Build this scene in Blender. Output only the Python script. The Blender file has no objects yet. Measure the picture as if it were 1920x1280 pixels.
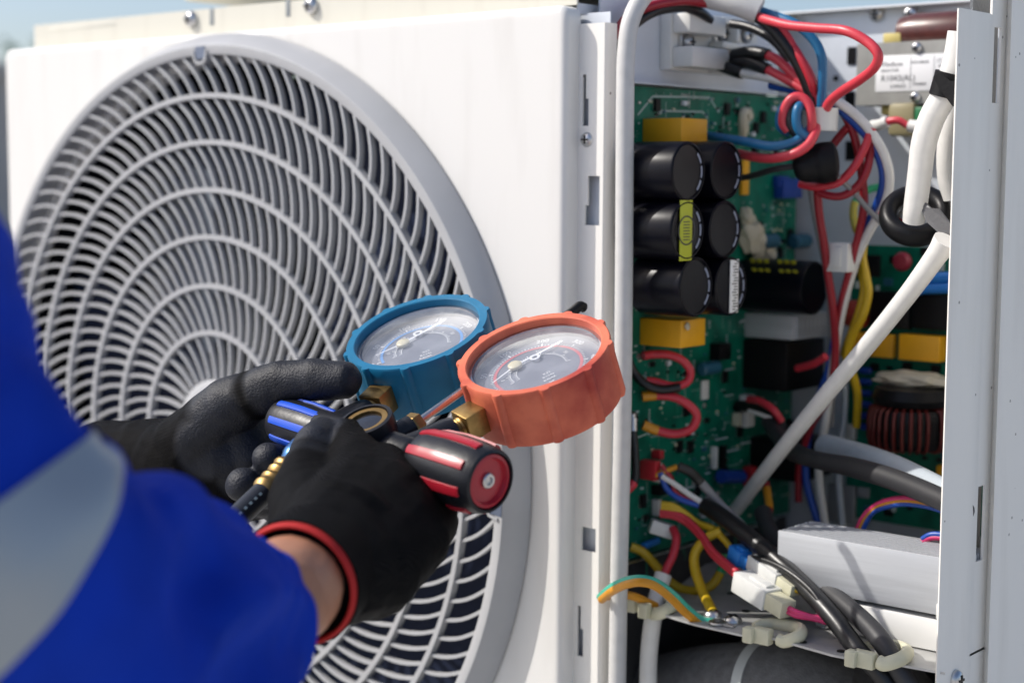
import bpy, bmesh, math, random
import numpy as np
from mathutils import Vector, Matrix, noise
random.seed(7)
S = bpy.context.scene
COL = S.collection
PI = math.pi

# ------------------------------------------------------------------ camera
YAW, PITCH, ROLL = math.radians(40.4267), math.radians(5.8281), math.radians(0.3298)
FPX = 3043.99                      # focal length in photo pixels (1920 wide)
CAM = Vector((0.83885, -0.67732, 0.17377))
fw = Vector((-math.sin(YAW)*math.cos(PITCH), math.cos(YAW)*math.cos(PITCH), -math.sin(PITCH)))
r0_ = Vector((math.cos(YAW), math.sin(YAW), 0)); u0_ = r0_.cross(fw)
rt = math.cos(ROLL)*r0_ + math.sin(ROLL)*u0_
up = -math.sin(ROLL)*r0_ + math.cos(ROLL)*u0_
cd = bpy.data.cameras.new('camera'); cam = bpy.data.objects.new('camera', cd); COL.objects.link(cam)
cam.matrix_world = Matrix(((rt.x, up.x, -fw.x, CAM.x), (rt.y, up.y, -fw.y, CAM.y), (rt.z, up.z, -fw.z, CAM.z), (0, 0, 0, 1)))
cd.sensor_width = 36; cd.lens = FPX/1920*36; cd.clip_start = 0.02; cd.clip_end = 400
cd.dof.use_dof = True; cd.dof.focus_distance = 0.80; cd.dof.aperture_fstop = 5.6; cd.dof.aperture_blades = 7
S.camera = cam

# ------------------------------------------------------------------ light
SUN = Vector((0.586, 0.450, -0.676)).normalized()      # direction the sunlight travels
w = bpy.data.worlds.new('World'); S.world = w; w.use_nodes = True
nt = w.node_tree; bg = nt.nodes['Background']
sky = nt.nodes.new('ShaderNodeTexSky'); sky.sky_type = 'NISHITA'; sky.sun_disc = False
sky.sun_elevation = math.asin(-SUN.z); sky.sun_rotation = math.atan2(-SUN.x, -SUN.y)
sky.air_density = 0.8; sky.dust_density = 2.2; sky.ozone_density = 1.0
nt.links.new(sky.outputs[0], bg.inputs[0]); bg.inputs[1].default_value = 0.125
sd = bpy.data.lights.new('sun', 'SUN'); sun = bpy.data.objects.new('sun', sd); COL.objects.link(sun)
sd.energy = 3.1; sd.angle = math.radians(0.6); sd.color = (1.0, 0.955, 0.89)
sun.rotation_euler = SUN.to_track_quat('-Z', 'Y').to_euler()
S.view_settings.view_transform = 'Standard'; S.view_settings.look = 'None'
S.view_settings.exposure = 0.5; S.view_settings.gamma = 1

# ------------------------------------------------------------------ coordinates
def ray(px, py): return fw + rt*((px-960)/FPX) - up*((py-640)/FPX)
def at(px, py, ax, v):
    d = ray(px, py); i = 'xyz'.index(ax); return CAM + d*((v-CAM[i])/d[i])
def dp(px, py, d): return CAM + ray(px, py)*d             # point at depth d in front of the lens
def cv(x, y, t): return rt*x + up*y - fw*t                # direction: right, up, towards the lens
def perp(a):
    a = a.normalized(); h = Vector((0, 0, 1)) if abs(a.z) < .9 else Vector((1, 0, 0))
    u = a.cross(h).normalized(); return u, a.cross(u).normalized()

# ------------------------------------------------------------------ materials
MATS = {}
def mat(name, col, rough=.5, metal=0, spec=.5, bump=0, bscale=300, var=0, vscale=40, col2=None, coat=0, sheen=0, trans=0, detail=4, alpha=None):
    if name in MATS: return MATS[name]
    m = bpy.data.materials.new(name); m.use_nodes = True; n = m.node_tree.nodes; l = m.node_tree.links
    b = n['Principled BSDF']
    b.inputs['Base Color'].default_value = (*col, 1); b.inputs['Roughness'].default_value = rough
    b.inputs['Metallic'].default_value = metal; b.inputs['Specular IOR Level'].default_value = spec
    b.inputs['Coat Weight'].default_value = coat; b.inputs['Sheen Weight'].default_value = sheen
    b.inputs['Transmission Weight'].default_value = trans
    tc = n.new('ShaderNodeTexCoord')
    if var or col2:
        t = n.new('ShaderNodeTexNoise'); t.inputs['Scale'].default_value = vscale; t.inputs['Detail'].default_value = 6
        l.new(tc.outputs['Object'], t.inputs['Vector'])
        mx = n.new('ShaderNodeMix'); mx.data_type = 'RGBA'
        c2 = col2 if col2 else tuple(max(0, c*(1-var)) for c in col)
        mx.inputs[6].default_value = (*col, 1); mx.inputs[7].default_value = (*c2, 1)
        rmp = n.new('ShaderNodeMapRange'); rmp.inputs[1].default_value = .35; rmp.inputs[2].default_value = .7
        l.new(t.outputs[0], rmp.inputs[0]); l.new(rmp.outputs[0], mx.inputs[0]); l.new(mx.outputs[2], b.inputs['Base Color'])
        rr = n.new('ShaderNodeMapRange'); rr.inputs[3].default_value = max(.02, rough-.08); rr.inputs[4].default_value = min(1, rough+.12)
        l.new(t.outputs[0], rr.inputs[0]); l.new(rr.outputs[0], b.inputs['Roughness'])
    if bump:
        t2 = n.new('ShaderNodeTexNoise'); t2.inputs['Scale'].default_value = bscale; t2.inputs['Detail'].default_value = detail
        l.new(tc.outputs['Object'], t2.inputs['Vector'])
        bp = n.new('ShaderNodeBump'); bp.inputs['Strength'].default_value = bump; bp.inputs['Distance'].default_value = .001
        l.new(t2.outputs[0], bp.inputs['Height']); l.new(bp.outputs[0], b.inputs['Normal'])
    MATS[name] = m; return m

def painted(name, col, speck=0.0, rough=.42, dirt=.12):
    """powder-coated sheet: orange-peel, faint streaky dirt and sparse specks"""
    if name in MATS: return MATS[name]
    m = mat(name, col, rough, bump=.05, bscale=900); n = m.node_tree.nodes; l = m.node_tree.links; b = n['Principled BSDF']
    tc = n.new('ShaderNodeTexCoord')
    mp = n.new('ShaderNodeMapping'); mp.inputs['Scale'].default_value = (60, 60, 9); l.new(tc.outputs['Object'], mp.inputs[0])
    t = n.new('ShaderNodeTexNoise'); t.inputs['Scale'].default_value = 1; t.inputs['Detail'].default_value = 7; l.new(mp.outputs[0], t.inputs[0])
    r = n.new('ShaderNodeMapRange'); r.inputs[1].default_value = .5; r.inputs[2].default_value = .8; r.inputs[4].default_value = dirt; l.new(t.outputs[0], r.inputs[0])
    mx = n.new('ShaderNodeMix'); mx.data_type = 'RGBA'; mx.inputs[6].default_value = (*col, 1); mx.inputs[7].default_value = (.33, .29, .24, 1)
    l.new(r.outputs[0], mx.inputs[0])
    v = n.new('ShaderNodeTexVoronoi'); v.inputs['Scale'].default_value = 130; l.new(tc.outputs['Object'], v.inputs['Vector'])
    t3 = n.new('ShaderNodeTexNoise'); t3.inputs['Scale'].default_value = 22; l.new(tc.outputs['Object'], t3.inputs[0])
    a = n.new('ShaderNodeMath'); a.operation = 'LESS_THAN'; a.inputs[1].default_value = .10; l.new(v.outputs['Distance'], a.inputs[0])
    g = n.new('ShaderNodeMath'); g.operation = 'GREATER_THAN'; g.inputs[1].default_value = .58; l.new(t3.outputs[0], g.inputs[0])
    k = n.new('ShaderNodeMath'); k.operation = 'MULTIPLY'; l.new(a.outputs[0], k.inputs[0]); l.new(g.outputs[0], k.inputs[1])
    k2 = n.new('ShaderNodeMath'); k2.operation = 'MULTIPLY'; k2.inputs[1].default_value = speck; l.new(k.outputs[0], k2.inputs[0])
    m2 = n.new('ShaderNodeMix'); m2.data_type = 'RGBA'; m2.inputs[7].default_value = (.09, .075, .06, 1)
    l.new(k2.outputs[0], m2.inputs[0]); l.new(mx.outputs[2], m2.inputs[6]); l.new(m2.outputs[2], b.inputs['Base Color'])
    return m

def lens_glass(name='lens_glass'):
    """thin clear pane: mostly see-through, reflecting more at grazing angles, a little dusty"""
    if name in MATS: return MATS[name]
    m = bpy.data.materials.new(name); m.use_nodes = True; n = m.node_tree.nodes; l = m.node_tree.links
    n.remove(n['Principled BSDF']); o = n['Material Output']
    t = n.new('ShaderNodeBsdfTransparent'); t.inputs[0].default_value = (.96, .97, .98, 1)
    g = n.new('ShaderNodeBsdfGlossy'); g.inputs['Roughness'].default_value = .12
    d = n.new('ShaderNodeBsdfDiffuse'); d.inputs[0].default_value = (.75, .78, .82, 1)
    f = n.new('ShaderNodeLayerWeight'); f.inputs[0].default_value = .5
    pw = n.new('ShaderNodeMath'); pw.operation = 'POWER'; pw.inputs[1].default_value = 4; l.new(f.outputs['Facing'], pw.inputs[0])
    ad = n.new('ShaderNodeMath'); ad.operation = 'MULTIPLY_ADD'; ad.inputs[1].default_value = .9; ad.inputs[2].default_value = .07; l.new(pw.outputs[0], ad.inputs[0])
    tc = n.new('ShaderNodeTexCoord'); ns = n.new('ShaderNodeTexNoise'); ns.inputs['Scale'].default_value = 70; ns.inputs['Detail'].default_value = 8
    l.new(tc.outputs['Object'], ns.inputs[0])
    mr = n.new('ShaderNodeMapRange'); mr.inputs[1].default_value = .35; mr.inputs[2].default_value = .8; mr.inputs[3].default_value = .10; mr.inputs[4].default_value = .26
    l.new(ns.outputs[0], mr.inputs[0])
    a = n.new('ShaderNodeMixShader'); l.new(mr.outputs[0], a.inputs[0]); l.new(t.outputs[0], a.inputs[1]); l.new(d.outputs[0], a.inputs[2])
    b = n.new('ShaderNodeMixShader'); l.new(ad.outputs[0], b.inputs[0]); l.new(a.outputs[0], b.inputs[1]); l.new(g.outputs[0], b.inputs[2])
    l.new(b.outputs[0], o.inputs[0]); MATS[name] = m; return m

M_panel = painted('panel_paint', (.70, .688, .662), speck=.0, dirt=.16)
M_side = painted('side_paint', (.82, .795, .745), speck=.75, dirt=.16)
M_rail = painted('rail_paint', (.62, .60, .52), dirt=.2)
M_grille = mat('grille_plastic', (.40, .405, .415), .45, bump=.04, bscale=1200, var=.10, vscale=25)
M_galv = mat('galvanised', (.70, .74, .80), .42, metal=.12, bump=.06, bscale=200, var=.18, vscale=18)
M_steel = mat('steel', (.62, .62, .62), .28, metal=1, var=.2, vscale=120)
M_alu = mat('aluminium', (.58, .60, .63), .42, metal=.35, bump=.2, bscale=120, var=.25, vscale=45)
for n_ in MATS['aluminium'].node_tree.nodes:          # drawn-metal streaks along the extrusion
    if n_.type == 'TEX_NOISE':
        mp_ = MATS['aluminium'].node_tree.nodes.new('ShaderNodeMapping'); mp_.inputs['Scale'].default_value = (.12, 1, 2.2); l_ = MATS['aluminium'].node_tree.links
        l_.new(n_.inputs[0].links[0].from_socket, mp_.inputs[0]); l_.new(mp_.outputs[0], n_.inputs[0])
M_black = mat('black_plastic', (.007, .007, .008), .38, spec=.2, bump=.05, bscale=700)
M_can = mat('capacitor_sleeve', (.0025, .0025, .006), .34, spec=.2, bump=.03, bscale=300)
M_rubber = mat('black_rubber', (.008, .008, .009), .5, spec=.2, bump=.15, bscale=500, var=.3, vscale=90)
M_navy = mat('fan_plastic', (.010, .016, .040), .5, spec=.2)
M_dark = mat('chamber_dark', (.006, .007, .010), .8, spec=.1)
M_brass = mat('brass', (.40, .26, .10), .42, metal=1, bump=.1, bscale=300, var=.45, vscale=110)
M_copper = mat('copper', (.50, .17, .09), .33, metal=.9)
M_enam = mat('enamel_copper', (.12, .016, .012), .4, metal=.2)
M_white = mat('white_plastic', (.72, .72, .69), .42, var=.08, vscale=70)
M_cream = mat('cream_nylon', (.62, .60, .44), .4, var=.15, vscale=90)
M_board = mat('solder_mask', (.003, .17, .105), .33, spec=.3, var=.5, vscale=60, bump=.1, bscale=220)
M_yel = mat('capacitor_yellow', (.88, .43, .012), .42, var=.14, vscale=50)
M_silk = mat('silkscreen', (.45, .55, .52), .6)
M_glue = mat('silicone_glue', (.55, .50, .38), .5, bump=.3, bscale=120)
M_felt = mat('felt', (.14, .14, .145), .95, bump=.6, bscale=900, var=.3, vscale=200)
M_print = mat('black_print', (.04, .04, .045), .6)
M_paper = mat('paper_label', (.80, .80, .80), .6)
M_conc = mat('concrete', (.50, .48, .44), .85, bump=.4, bscale=60, var=.25, vscale=4)

# ------------------------------------------------------------------ mesh building
class MB:
    def __init__(s): s.v = []; s.f = []
    def add(s, vs, fs):
        o = len(s.v); s.v += [Vector(v) for v in vs]; s.f += [tuple(i+o for i in f) for f in fs]; return s
    def box(s, c, sz, R=None, ch=0.0):
        c = Vector(c); hx, hy, hz = (x/2 for x in sz)
        k = min(ch, hx*.9, hy*.9, hz*.9)
        if k <= 0:
            vs = [Vector((x, y, z)) for x in (-hx, hx) for y in (-hy, hy) for z in (-hz, hz)]
            fs = [(0, 1, 3, 2), (4, 6, 7, 5), (0, 4, 5, 1), (2, 3, 7, 6), (0, 2, 6, 4), (1, 5, 7, 3)]
        else:
            bm = bmesh.new(); bmesh.ops.create_cube(bm, size=1)
            for q in bm.verts: q.co = Vector((q.co.x*2*hx, q.co.y*2*hy, q.co.z*2*hz))
            bmesh.ops.bevel(bm, geom=list(bm.edges), offset=k, segments=2, affect='EDGES', profile=.5)
            bm.verts.index_update(); vs = [q.co.copy() for q in bm.verts]; fs = [tuple(q.index for q in f.verts) for f in bm.faces]; bm.free()
        if R is not None: vs = [R @ q for q in vs]
        return s.add([q+c for q in vs], fs)
    def tube(s, pts, rad, n=10, caps=True, flat=1.0):
        pts = [Vector(p) for p in pts]; N = len(pts)
        rads = rad if isinstance(rad, (list, tuple)) else [rad]*N
        T = [(pts[min(i+1, N-1)]-pts[max(i-1, 0)]).normalized() for i in range(N)]
        u, v = perp(T[0]); o = len(s.v)
        for i in range(N):
            u = (u - T[i]*u.dot(T[i])).normalized(); v = T[i].cross(u)
            for k in range(n):
                a = 2*PI*k/n; s.v.append(pts[i] + (u*math.cos(a) + v*math.sin(a)*flat)*rads[i])
        for i in range(N-1):
            for k in range(n):
                a = o+i*n+k; b = o+i*n+(k+1) % n; s.f.append((a, b, b+n, a+n))
        if caps:
            s.f.append(tuple(o+k for k in range(n))[::-1]); s.f.append(tuple(o+(N-1)*n+k for k in range(n)))
        return s
    def lathe(s, c, ax, prof, n=32, u=None):
        """profile [(radius, height along axis)]"""
        c = Vector(c); ax = Vector(ax).normalized()
        if u is None: u, v = perp(ax)
        else: u = (Vector(u)-ax*ax.dot(Vector(u))).normalized(); v = ax.cross(u)
        o = len(s.v)
        for (r, h) in prof:
            for k in range(n):
                a = 2*PI*k/n; s.v.append(c + ax*h + (u*math.cos(a)+v*math.sin(a))*r)
        for i in range(len(prof)-1):
            for k in range(n):
                a = o+i*n+k; b = o+i*n+(k+1) % n; s.f.append((a, b, b+n, a+n))
        s.f.append(tuple(o+k for k in range(n))[::-1]); s.f.append(tuple(o+(len(prof)-1)*n+k for k in range(n)))
        return s
    def ring(s, c, ax, ri, ro, h0, h1, n=64):
        """closed washer / pipe section"""
        c = Vector(c); ax = Vector(ax).normalized(); u, v = perp(ax); o = len(s.v)
        for (r, h) in ((ri, h0), (ro, h0), (ro, h1), (ri, h1)):
            for k in range(n):
                a = 2*PI*k/n; s.v.append(c+ax*h+(u*math.cos(a)+v*math.sin(a))*r)
        for i in range(4):
            for k in range(n):
                j = (i+1) % 4; s.f.append((o+i*n+k, o+i*n+(k+1) % n, o+j*n+(k+1) % n, o+j*n+k))
        return s
    def prism(s, poly, org, U, V, W, d0, d1):
        """polygon in the (U,V) plane, extruded along W from d0 to d1"""
        n = len(poly); org = Vector(org); U = Vector(U); V = Vector(V); W = Vector(W)
        vs = [org+U*a+V*b+W*d0 for a, b in poly]+[org+U*a+V*b+W*d1 for a, b in poly]
        fs = [tuple(range(n))[::-1], tuple(range(n, 2*n))]+[(i, (i+1) % n, n+(i+1) % n, n+i) for i in range(n)]
        return s.add(vs, fs)
    def sheet(s, prof, zs, skip=(), thick=.0012):
        """profile [(x,y)] extruded along z in rows; cells in skip are real holes"""
        prof = [Vector((a, b, 0)) for a, b in prof]; n = len(prof)
        nrm = []
        for i in range(n):
            t = (prof[min(i+1, n-1)]-prof[max(i-1, 0)]).normalized(); nrm.append(Vector((-t.y, t.x, 0)))
        def V(i, j, k): return (k*len(zs)+j)*n+i
        vs = [prof[i]+nrm[i]*(thick*k)+Vector((0, 0, z)) for k in (0, 1) for z in zs for i in range(n)]
        cells = {(i, j) for i in range(n-1) for j in range(len(zs)-1)}-set(skip); fs = []
        for (i, j) in cells:
            fs.append((V(i, j, 0), V(i+1, j, 0), V(i+1, j+1, 0), V(i, j+1, 0))); fs.append((V(i, j, 1), V(i, j+1, 1), V(i+1, j+1, 1), V(i+1, j, 1)))
            if (i-1, j) not in cells: fs.append((V(i, j, 0), V(i, j+1, 0), V(i, j+1, 1), V(i, j, 1)))
            if (i+1, j) not in cells: fs.append((V(i+1, j, 0), V(i+1, j, 1), V(i+1, j+1, 1), V(i+1, j+1, 0)))
            if (i, j-1) not in cells: fs.append((V(i, j, 0), V(i, j, 1), V(i+1, j, 1), V(i+1, j, 0)))
            if (i, j+1) not in cells: fs.append((V(i, j+1, 0), V(i+1, j+1, 0), V(i+1, j+1, 1), V(i, j+1, 1)))
        return s.add(vs, fs)
    def build(s, name, m, parent=None, smooth=35, origin=None):
        me = bpy.data.meshes.new(name)
        org = Vector(origin) if origin is not None else sum(s.v, Vector())/max(1, len(s.v))
        me.from_pydata([tuple(q-org) for q in s.v], [], s.f)
        bm = bmesh.new(); bm.from_mesh(me); bmesh.ops.recalc_face_normals(bm, faces=bm.faces); bm.to_mesh(me); bm.free()
        if smooth:
            me.polygons.foreach_set('use_smooth', [True]*len(me.polygons)); me.set_sharp_from_angle(angle=math.radians(smooth))
        me.materials.append(m)
        o = bpy.data.objects.new(name, me); COL.objects.link(o)
        return place(o, parent, org)
def wloc(o):
    p = Vector(o.location)
    while o.parent: o = o.parent; p = p + Vector(o.location)
    return p
def place(o, parent, org):
    if parent is not None: o.parent = parent; o.location = Vector(org)-wloc(parent)
    else: o.location = org
    return o
def tag(o, label=None, cat=None, group=None, kind=None):
    for k, v in (('label', label), ('category', cat), ('group', group), ('kind', kind)):
        if v: o[k] = v
    return o
def thing(name, loc, label, cat, group=None):
    o = bpy.data.objects.new(name, None); COL.objects.link(o); o.location = loc; o.empty_display_size = .02
    return tag(o, label, cat, group)
def spline(P, n=8):
    P = [Vector(p) for p in P]
    if len(P) < 3: return P
    Q = [P[0]*2-P[1]]+P+[P[-1]*2-P[-2]]; out = []
    for i in range(1, len(Q)-2):
        a, b, c, d = Q[i-1:i+3]
        for k in range(n):
            t = k/n; out.append(.5*((2*b)+(c-a)*t+(2*a-5*b+4*c-d)*t*t+(3*b-a-3*c+d)*t**3))
    return out+[P[-1]]
TMP = bpy.data.scenes.new('workbench')
def baked(o):
    TMP.collection.objects.link(o); 
    with bpy.context.temp_override(scene=TMP, view_layer=TMP.view_layers[0]): dg = bpy.context.evaluated_depsgraph_get(); dg.update()
    me = bpy.data.meshes.new_from_object(o.evaluated_get(dg)); bpy.data.objects.remove(o); return me
def text_mb(txt, size, org, U, V, W=None):
    cu = bpy.data.curves.new('t', 'FONT'); cu.body = txt; cu.size = size; cu.align_x = 'CENTER'; cu.align_y = 'CENTER'; cu.resolution_u = 2
    me = baked(bpy.data.objects.new('t', cu))
    vs = [Vector(org)+Vector(U)*q.co.x+Vector(V)*q.co.y for q in me.vertices]; fs = [tuple(p.vertices) for p in me.polygons]
    bpy.data.curves.remove(cu); bpy.data.meshes.remove(me)
    return vs, fs
X, Y, Z = Vector((1, 0, 0)), Vector((0, 1, 0)), Vector((0, 0, 1))

# ================================================================== SETTING
g = MB(); g.box((0, 0, -.42), (160, 160, .08)); tag(g.build('ground', M_conc, smooth=0), kind='structure')
wl = MB(); wl.box((-6.2, 5.6, .12), (.18, 9, 1.0)); wl.box((-6.2, 5.6, .66), (.26, 9, .08), ch=.01)
tag(wl.build('parapet_wall', mat('parapet', (.40, .38, .36), .8, var=.2, vscale=3)), 'low grey parapet wall with pale coping behind the outdoor unit', 'wall')

hd_ = thing('hedge', (-9.0, 9.2, -.38), 'green leafy hedge growing behind the parapet wall', 'hedge')
b = MB()
for k in range(2600):
    c = Vector((-9.0+random.uniform(-1.0, 1.0), 9.2+random.uniform(-4, 4), random.uniform(-.3, 1.05+.25*noise.noise(Vector((k*.01, 2, 0)))))); d = Vector((random.gauss(0, 1), random.gauss(0, 1), random.gauss(0, 1))).normalized(); u, v = perp(d); q = random.uniform(.05, .10)
    b.add([c-u*q, c+v*q*.5, c+u*q, c-v*q*.5], [(0, 1, 2, 3)])
b.build('foliage', mat('leaf', (.045, .12, .03), .5, var=.5, vscale=3), hd_, smooth=0)
for k in range(5):
    b = MB(); b.tube([(-9.0, 6.2+1.5*k, -.4), (-8.95, 6.25+1.5*k, .3), (-9.05, 6.2+1.5*k, .9)], [.05, .04, .015], 8); b.build('trunk', mat('bark', (.10, .07, .05), .9), hd_)
# ================================================================== OUTDOOR UNIT
unit = thing('outdoor_unit', (0, .14, -.38), 'white outdoor air conditioner unit with round fan grille and its side cover removed', 'air conditioner')
H = .0156
XL, XR, ZB, ZT = -.2515, .2815, -.335, .2615
# ---- front panel: flat sheet with a round hole, rolled edges and returns
def front_panel():
    b = MB(); N = 192; rr = .004
    cx, cz = (XL+XR)/2, (ZB+ZT)/2; hx, hz = (XR-XL)/2, (ZT-ZB)/2
    def rect(a, ex):                # rounded rectangle boundary seen from the fan centre
        ca, sa = math.cos(a), math.sin(a); kx = (XR+ex if ca > 0 else XL-ex)/ca if abs(ca) > 1e-6 else 9; kz = (ZT+ex if sa > 0 else ZB-ex)/sa if abs(sa) > 1e-6 else 9
        k = min(kx, kz); x, z = k*ca, k*sa
        R = max(.0012, .0035+ex*.8); qx, qz = cx+(hx+ex-R)*(1 if x > cx else -1), cz+(hz+ex-R)*(1 if z > cz else -1)
        if (x-qx)*(1 if x > cx else -1) > 0 and (z-qz)*(1 if z > cz else -1) > 0:
            d = Vector((x-qx, z-qz)); d = d.normalized()*R; x, z = qx+d.x, qz+d.y
        return x, z
    an = sorted([2*PI*i/N for i in range(N)]+[(math.atan2(z, x)+t) % (2*PI) for x in (XL, XR) for z in (ZB, ZT) for t in (-.02, -.012, -.006, 0, .006, .012, .02)])
    n = len(an); rows = []
    rows.append([(.2462*math.cos(a), H+.012, .2462*math.sin(a)) for a in an]); rows.append([(.2462*math.cos(a), H, .2462*math.sin(a)) for a in an])
    rows.append([(.2485*math.cos(a), H, .2485*math.sin(a)) for a in an])
    rows.append([(rect(a, -.0022)[0], H, rect(a, -.0022)[1]) for a in an]); rows.append([(rect(a, 0)[0], H, rect(a, 0)[1]) for a in an])
    for t in (18, 36, 54, 72, 90):
        e = rr*math.sin(math.radians(t)); dy = rr*(1-math.cos(math.radians(t))); rows.append([(rect(a, e)[0], H+dy, rect(a, e)[1]) for a in an])
    rows.append([(rect(a, rr)[0], H+rr+.0089, rect(a, rr)[1]) for a in an])
    vs = [Vector(p) for r in rows for p in r]; fs = []
    for i in range(len(rows)-1):
        for k in range(n): fs.append((i*n+k, i*n+(k+1) % n, (i+1)*n+(k+1) % n, (i+1)*n+k))
    return b.add(vs, fs)
fp = front_panel().build('front_panel', M_panel, unit, smooth=50)
XF = XR+.004; YF = H+.004+.0089       # return face and its rear edge
# ---- right-hand flange of the front panel, with real slots
def zpx(py, y=YF, px=1105): return at(px, py, 'y', y).z
zt = zpx(45)
zs = [-.335, zpx(1232), zpx(1180), zpx(1138), zpx(1032), zpx(988), zpx(422), zpx(385), zpx(330), zpx(236), zpx(185), zpx(140), zt]
fx = [XF-.001]+[at(q, 600, 'y', YF).x for q in (1091, 1097, 1102, 1124, 1128.5)]
prof = [(x, YF) for x in fx]+[(fx[-1]+.0008, YF+.0012), (fx[-1]+.0008, YF+.008)]
skip = [(1, 1), (1, 2), (2, 1), (2, 4), (3, 4), (2, 6), (3, 6), (3, 7), (1, 9), (2, 9), (1, 10)]
b = MB(); b.sheet(prof, zs, skip, -.0012); b.build('panel_flange', M_side, unit, smooth=40)
b = MB(); b.sheet([(XF-.004, YF+.0045), (XF+.0165, YF+.0045)], [-.335, zpx(90), .262], (), .001); b.build('inner_frame', M_galv, unit)
b = MB(); b.sheet([(XF-.006, YF+.0045), (XF-.005, YF+.20)], [-.335, .268], (), .001); b.build('partition', M_galv, unit)
# post behind the flange with a small tab
b = MB(); px_ = at(1146, 600, 'y', .04)
b.sheet([(px_.x-.0045, .036), (px_.x+.0015, .036), (px_.x+.0030, .038), (px_.x+.0030, .052)], [-.335, at(1150, 250, 'y', .04).z, at(1150, 215, 'y', .04).z, at(1150, 170, 'y', .04).z], (), .001)
b.box((px_.x+.0045, .0425, at(1160, 235, 'y', .04).z), (.003, .006, .012), ch=.0006); b.build('corner_post', M_galv, unit)
def screw(p, ax, r, parent, name='screw', m=None):
    b = MB(); b.lathe(p, ax, [(r, 0), (r, r*.25), (r*.85, r*.55), (r*.5, r*.75), (r*.12, r*.8)], 20)
    u, v = perp(Vector(ax)); o = b.build(name, m or M_steel, parent)
    c = MB(); c.box(Vector(p)+Vector(ax)*(r*.8), (r*1.1, r*.22, r*.12), Matrix((u, v, Vector(ax))).transposed()); c.box(Vector(p)+Vector(ax)*(r*.81), (r*.22, r*1.1, r*.12), Matrix((u, v, Vector(ax))).transposed())
    c.build('cross_recess', M_black, o if parent is None or parent.parent is None else None) if (parent is None or parent.parent is None) else None
    return o
screw(at(1103, 262, 'y', YF), -Y, .0042, unit)
# ---- grille
RB = [.0389, .0698, .1007, .1327, .1634, .1942, .2242, .250]
NB = [38, 60, 78, 90, 108, 112, 112]
TW = [8.4, 8.6, 6.2, 6.1, 6.3, 6.3, 5.0]
OFF = [3.0, 2.2, 3.6, 0.4, 1.2, 2.0, 0.5]
def yfront(r): return .001+.0035*(1-(r/.25)**2)
gb = MB(); N = 160
prof = [(.2500, .014), (.2500, .0004), (.2507, 0), (.2560, 0), (.2567, .0006), (.2600, .0070), (.2643, .0136), (.2643, .0147), (.2610, .0147)]
vs = []; fs = []; NOT = {40: 1, 0: 1, 120: 1, 80: 1}
for i, (r, y) in enumerate(prof):
    for k in range(N):
        a = 2*PI*k/N; vs.append((max(-.2567, r*math.cos(a)), y-.0002, r*math.sin(a)))
for i in range(len(prof)-1):
    for k in range(N): fs.append((i*N+k, i*N+(k+1) % N, (i+1)*N+(k+1) % N, (i+1)*N+k))
gb.add(vs, fs); grille = gb.build('fan_grille', M_grille, unit, smooth=40, origin=(0, 0, 0))
# clip notches moulded over the rim
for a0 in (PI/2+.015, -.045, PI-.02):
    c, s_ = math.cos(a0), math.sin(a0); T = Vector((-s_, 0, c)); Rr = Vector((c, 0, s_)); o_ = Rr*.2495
    b = MB(); poly = [(-.0075, .0035), (-.006, -.003), (-.003, -.0055), (.003, -.0055), (.006, -.003), (.0075, .0035), (.0058, .0035), (.0045, -.002), (.002, -.0038), (-.002, -.0038), (-.0045, -.002), (-.0058, .0035)]
    b.prism(poly, o_, T, Rr, Y, -.0012, .010); b.build('clip_notch', M_grille, grille)
    b = MB(); b.prism([(-.0048, .006), (-.0042, -.002), (.0042, -.002), (.0048, .006)], o_, T, Rr, Y, -.0006, .0004); b.build('spring_clip', mat('clip_metal', (.14, .17, .24), .4, metal=.6), grille)  # blue-grey plate paints the shade inside the notch
for r in RB[1:-1]:
    b = MB(); b.ring((0, 0, 0), Y, r-.0016, r+.0016, yfront(r)-.0012, yfront(r)+.0042, 128); b.build('ring', M_grille, grille, smooth=30, origin=(0, 0, 0))
b = MB(); b.lathe((0, 0, 0), Y, [(.0005, yfront(0)-.004), (.02, yfront(0)-.0035), (.034, yfront(0)-.002), (.0385, yfront(0)+.0005), (.0395, yfront(0)+.003), (.0395, yfront(0)+.012)], 64); b.build('grille_hub', M_grille, grille)
def vane_mesh(i):
    ra, rb = RB[i], RB[i+1]; n = 6; b = MB(); t = .00112; vs = []
    for k in range(n+1):
        s_ = k/n; r = ra+(rb-ra)*s_
        th = math.radians(TW[i]*s_-.55*math.sin(PI*s_))
        thn = math.radians(TW[i]*(s_+.02)-.55*math.sin(PI*(s_+.02))); rn = ra+(rb-ra)*(s_+.02)
        p = Vector((r*math.cos(th), 0, r*math.sin(th))); q = Vector((rn*math.cos(thn), 0, rn*math.sin(thn))); d = (q-p).normalized(); m_ = Vector((-d.z, 0, d.x))
        y0 = yfront(r)-.0004
        for sx, y, k_ in ((-1, y0+.0004, .8), (1, y0+.0004, .8), (1, y0+.0012, 1), (.7, y0+.0044, 1), (-.7, y0+.0048, 1), (-1, y0+.0012, 1)): vs.append(p+m_*(t*sx*k_)+Y*y)
    fs = []
    for k in range(n):
        for j in range(6): fs.append((k*6+j, k*6+(j+1) % 6, (k+1)*6+(j+1) % 6, (k+1)*6+j))
    b.add(vs, fs); return b
cnt = 0; rest = MB()
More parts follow.
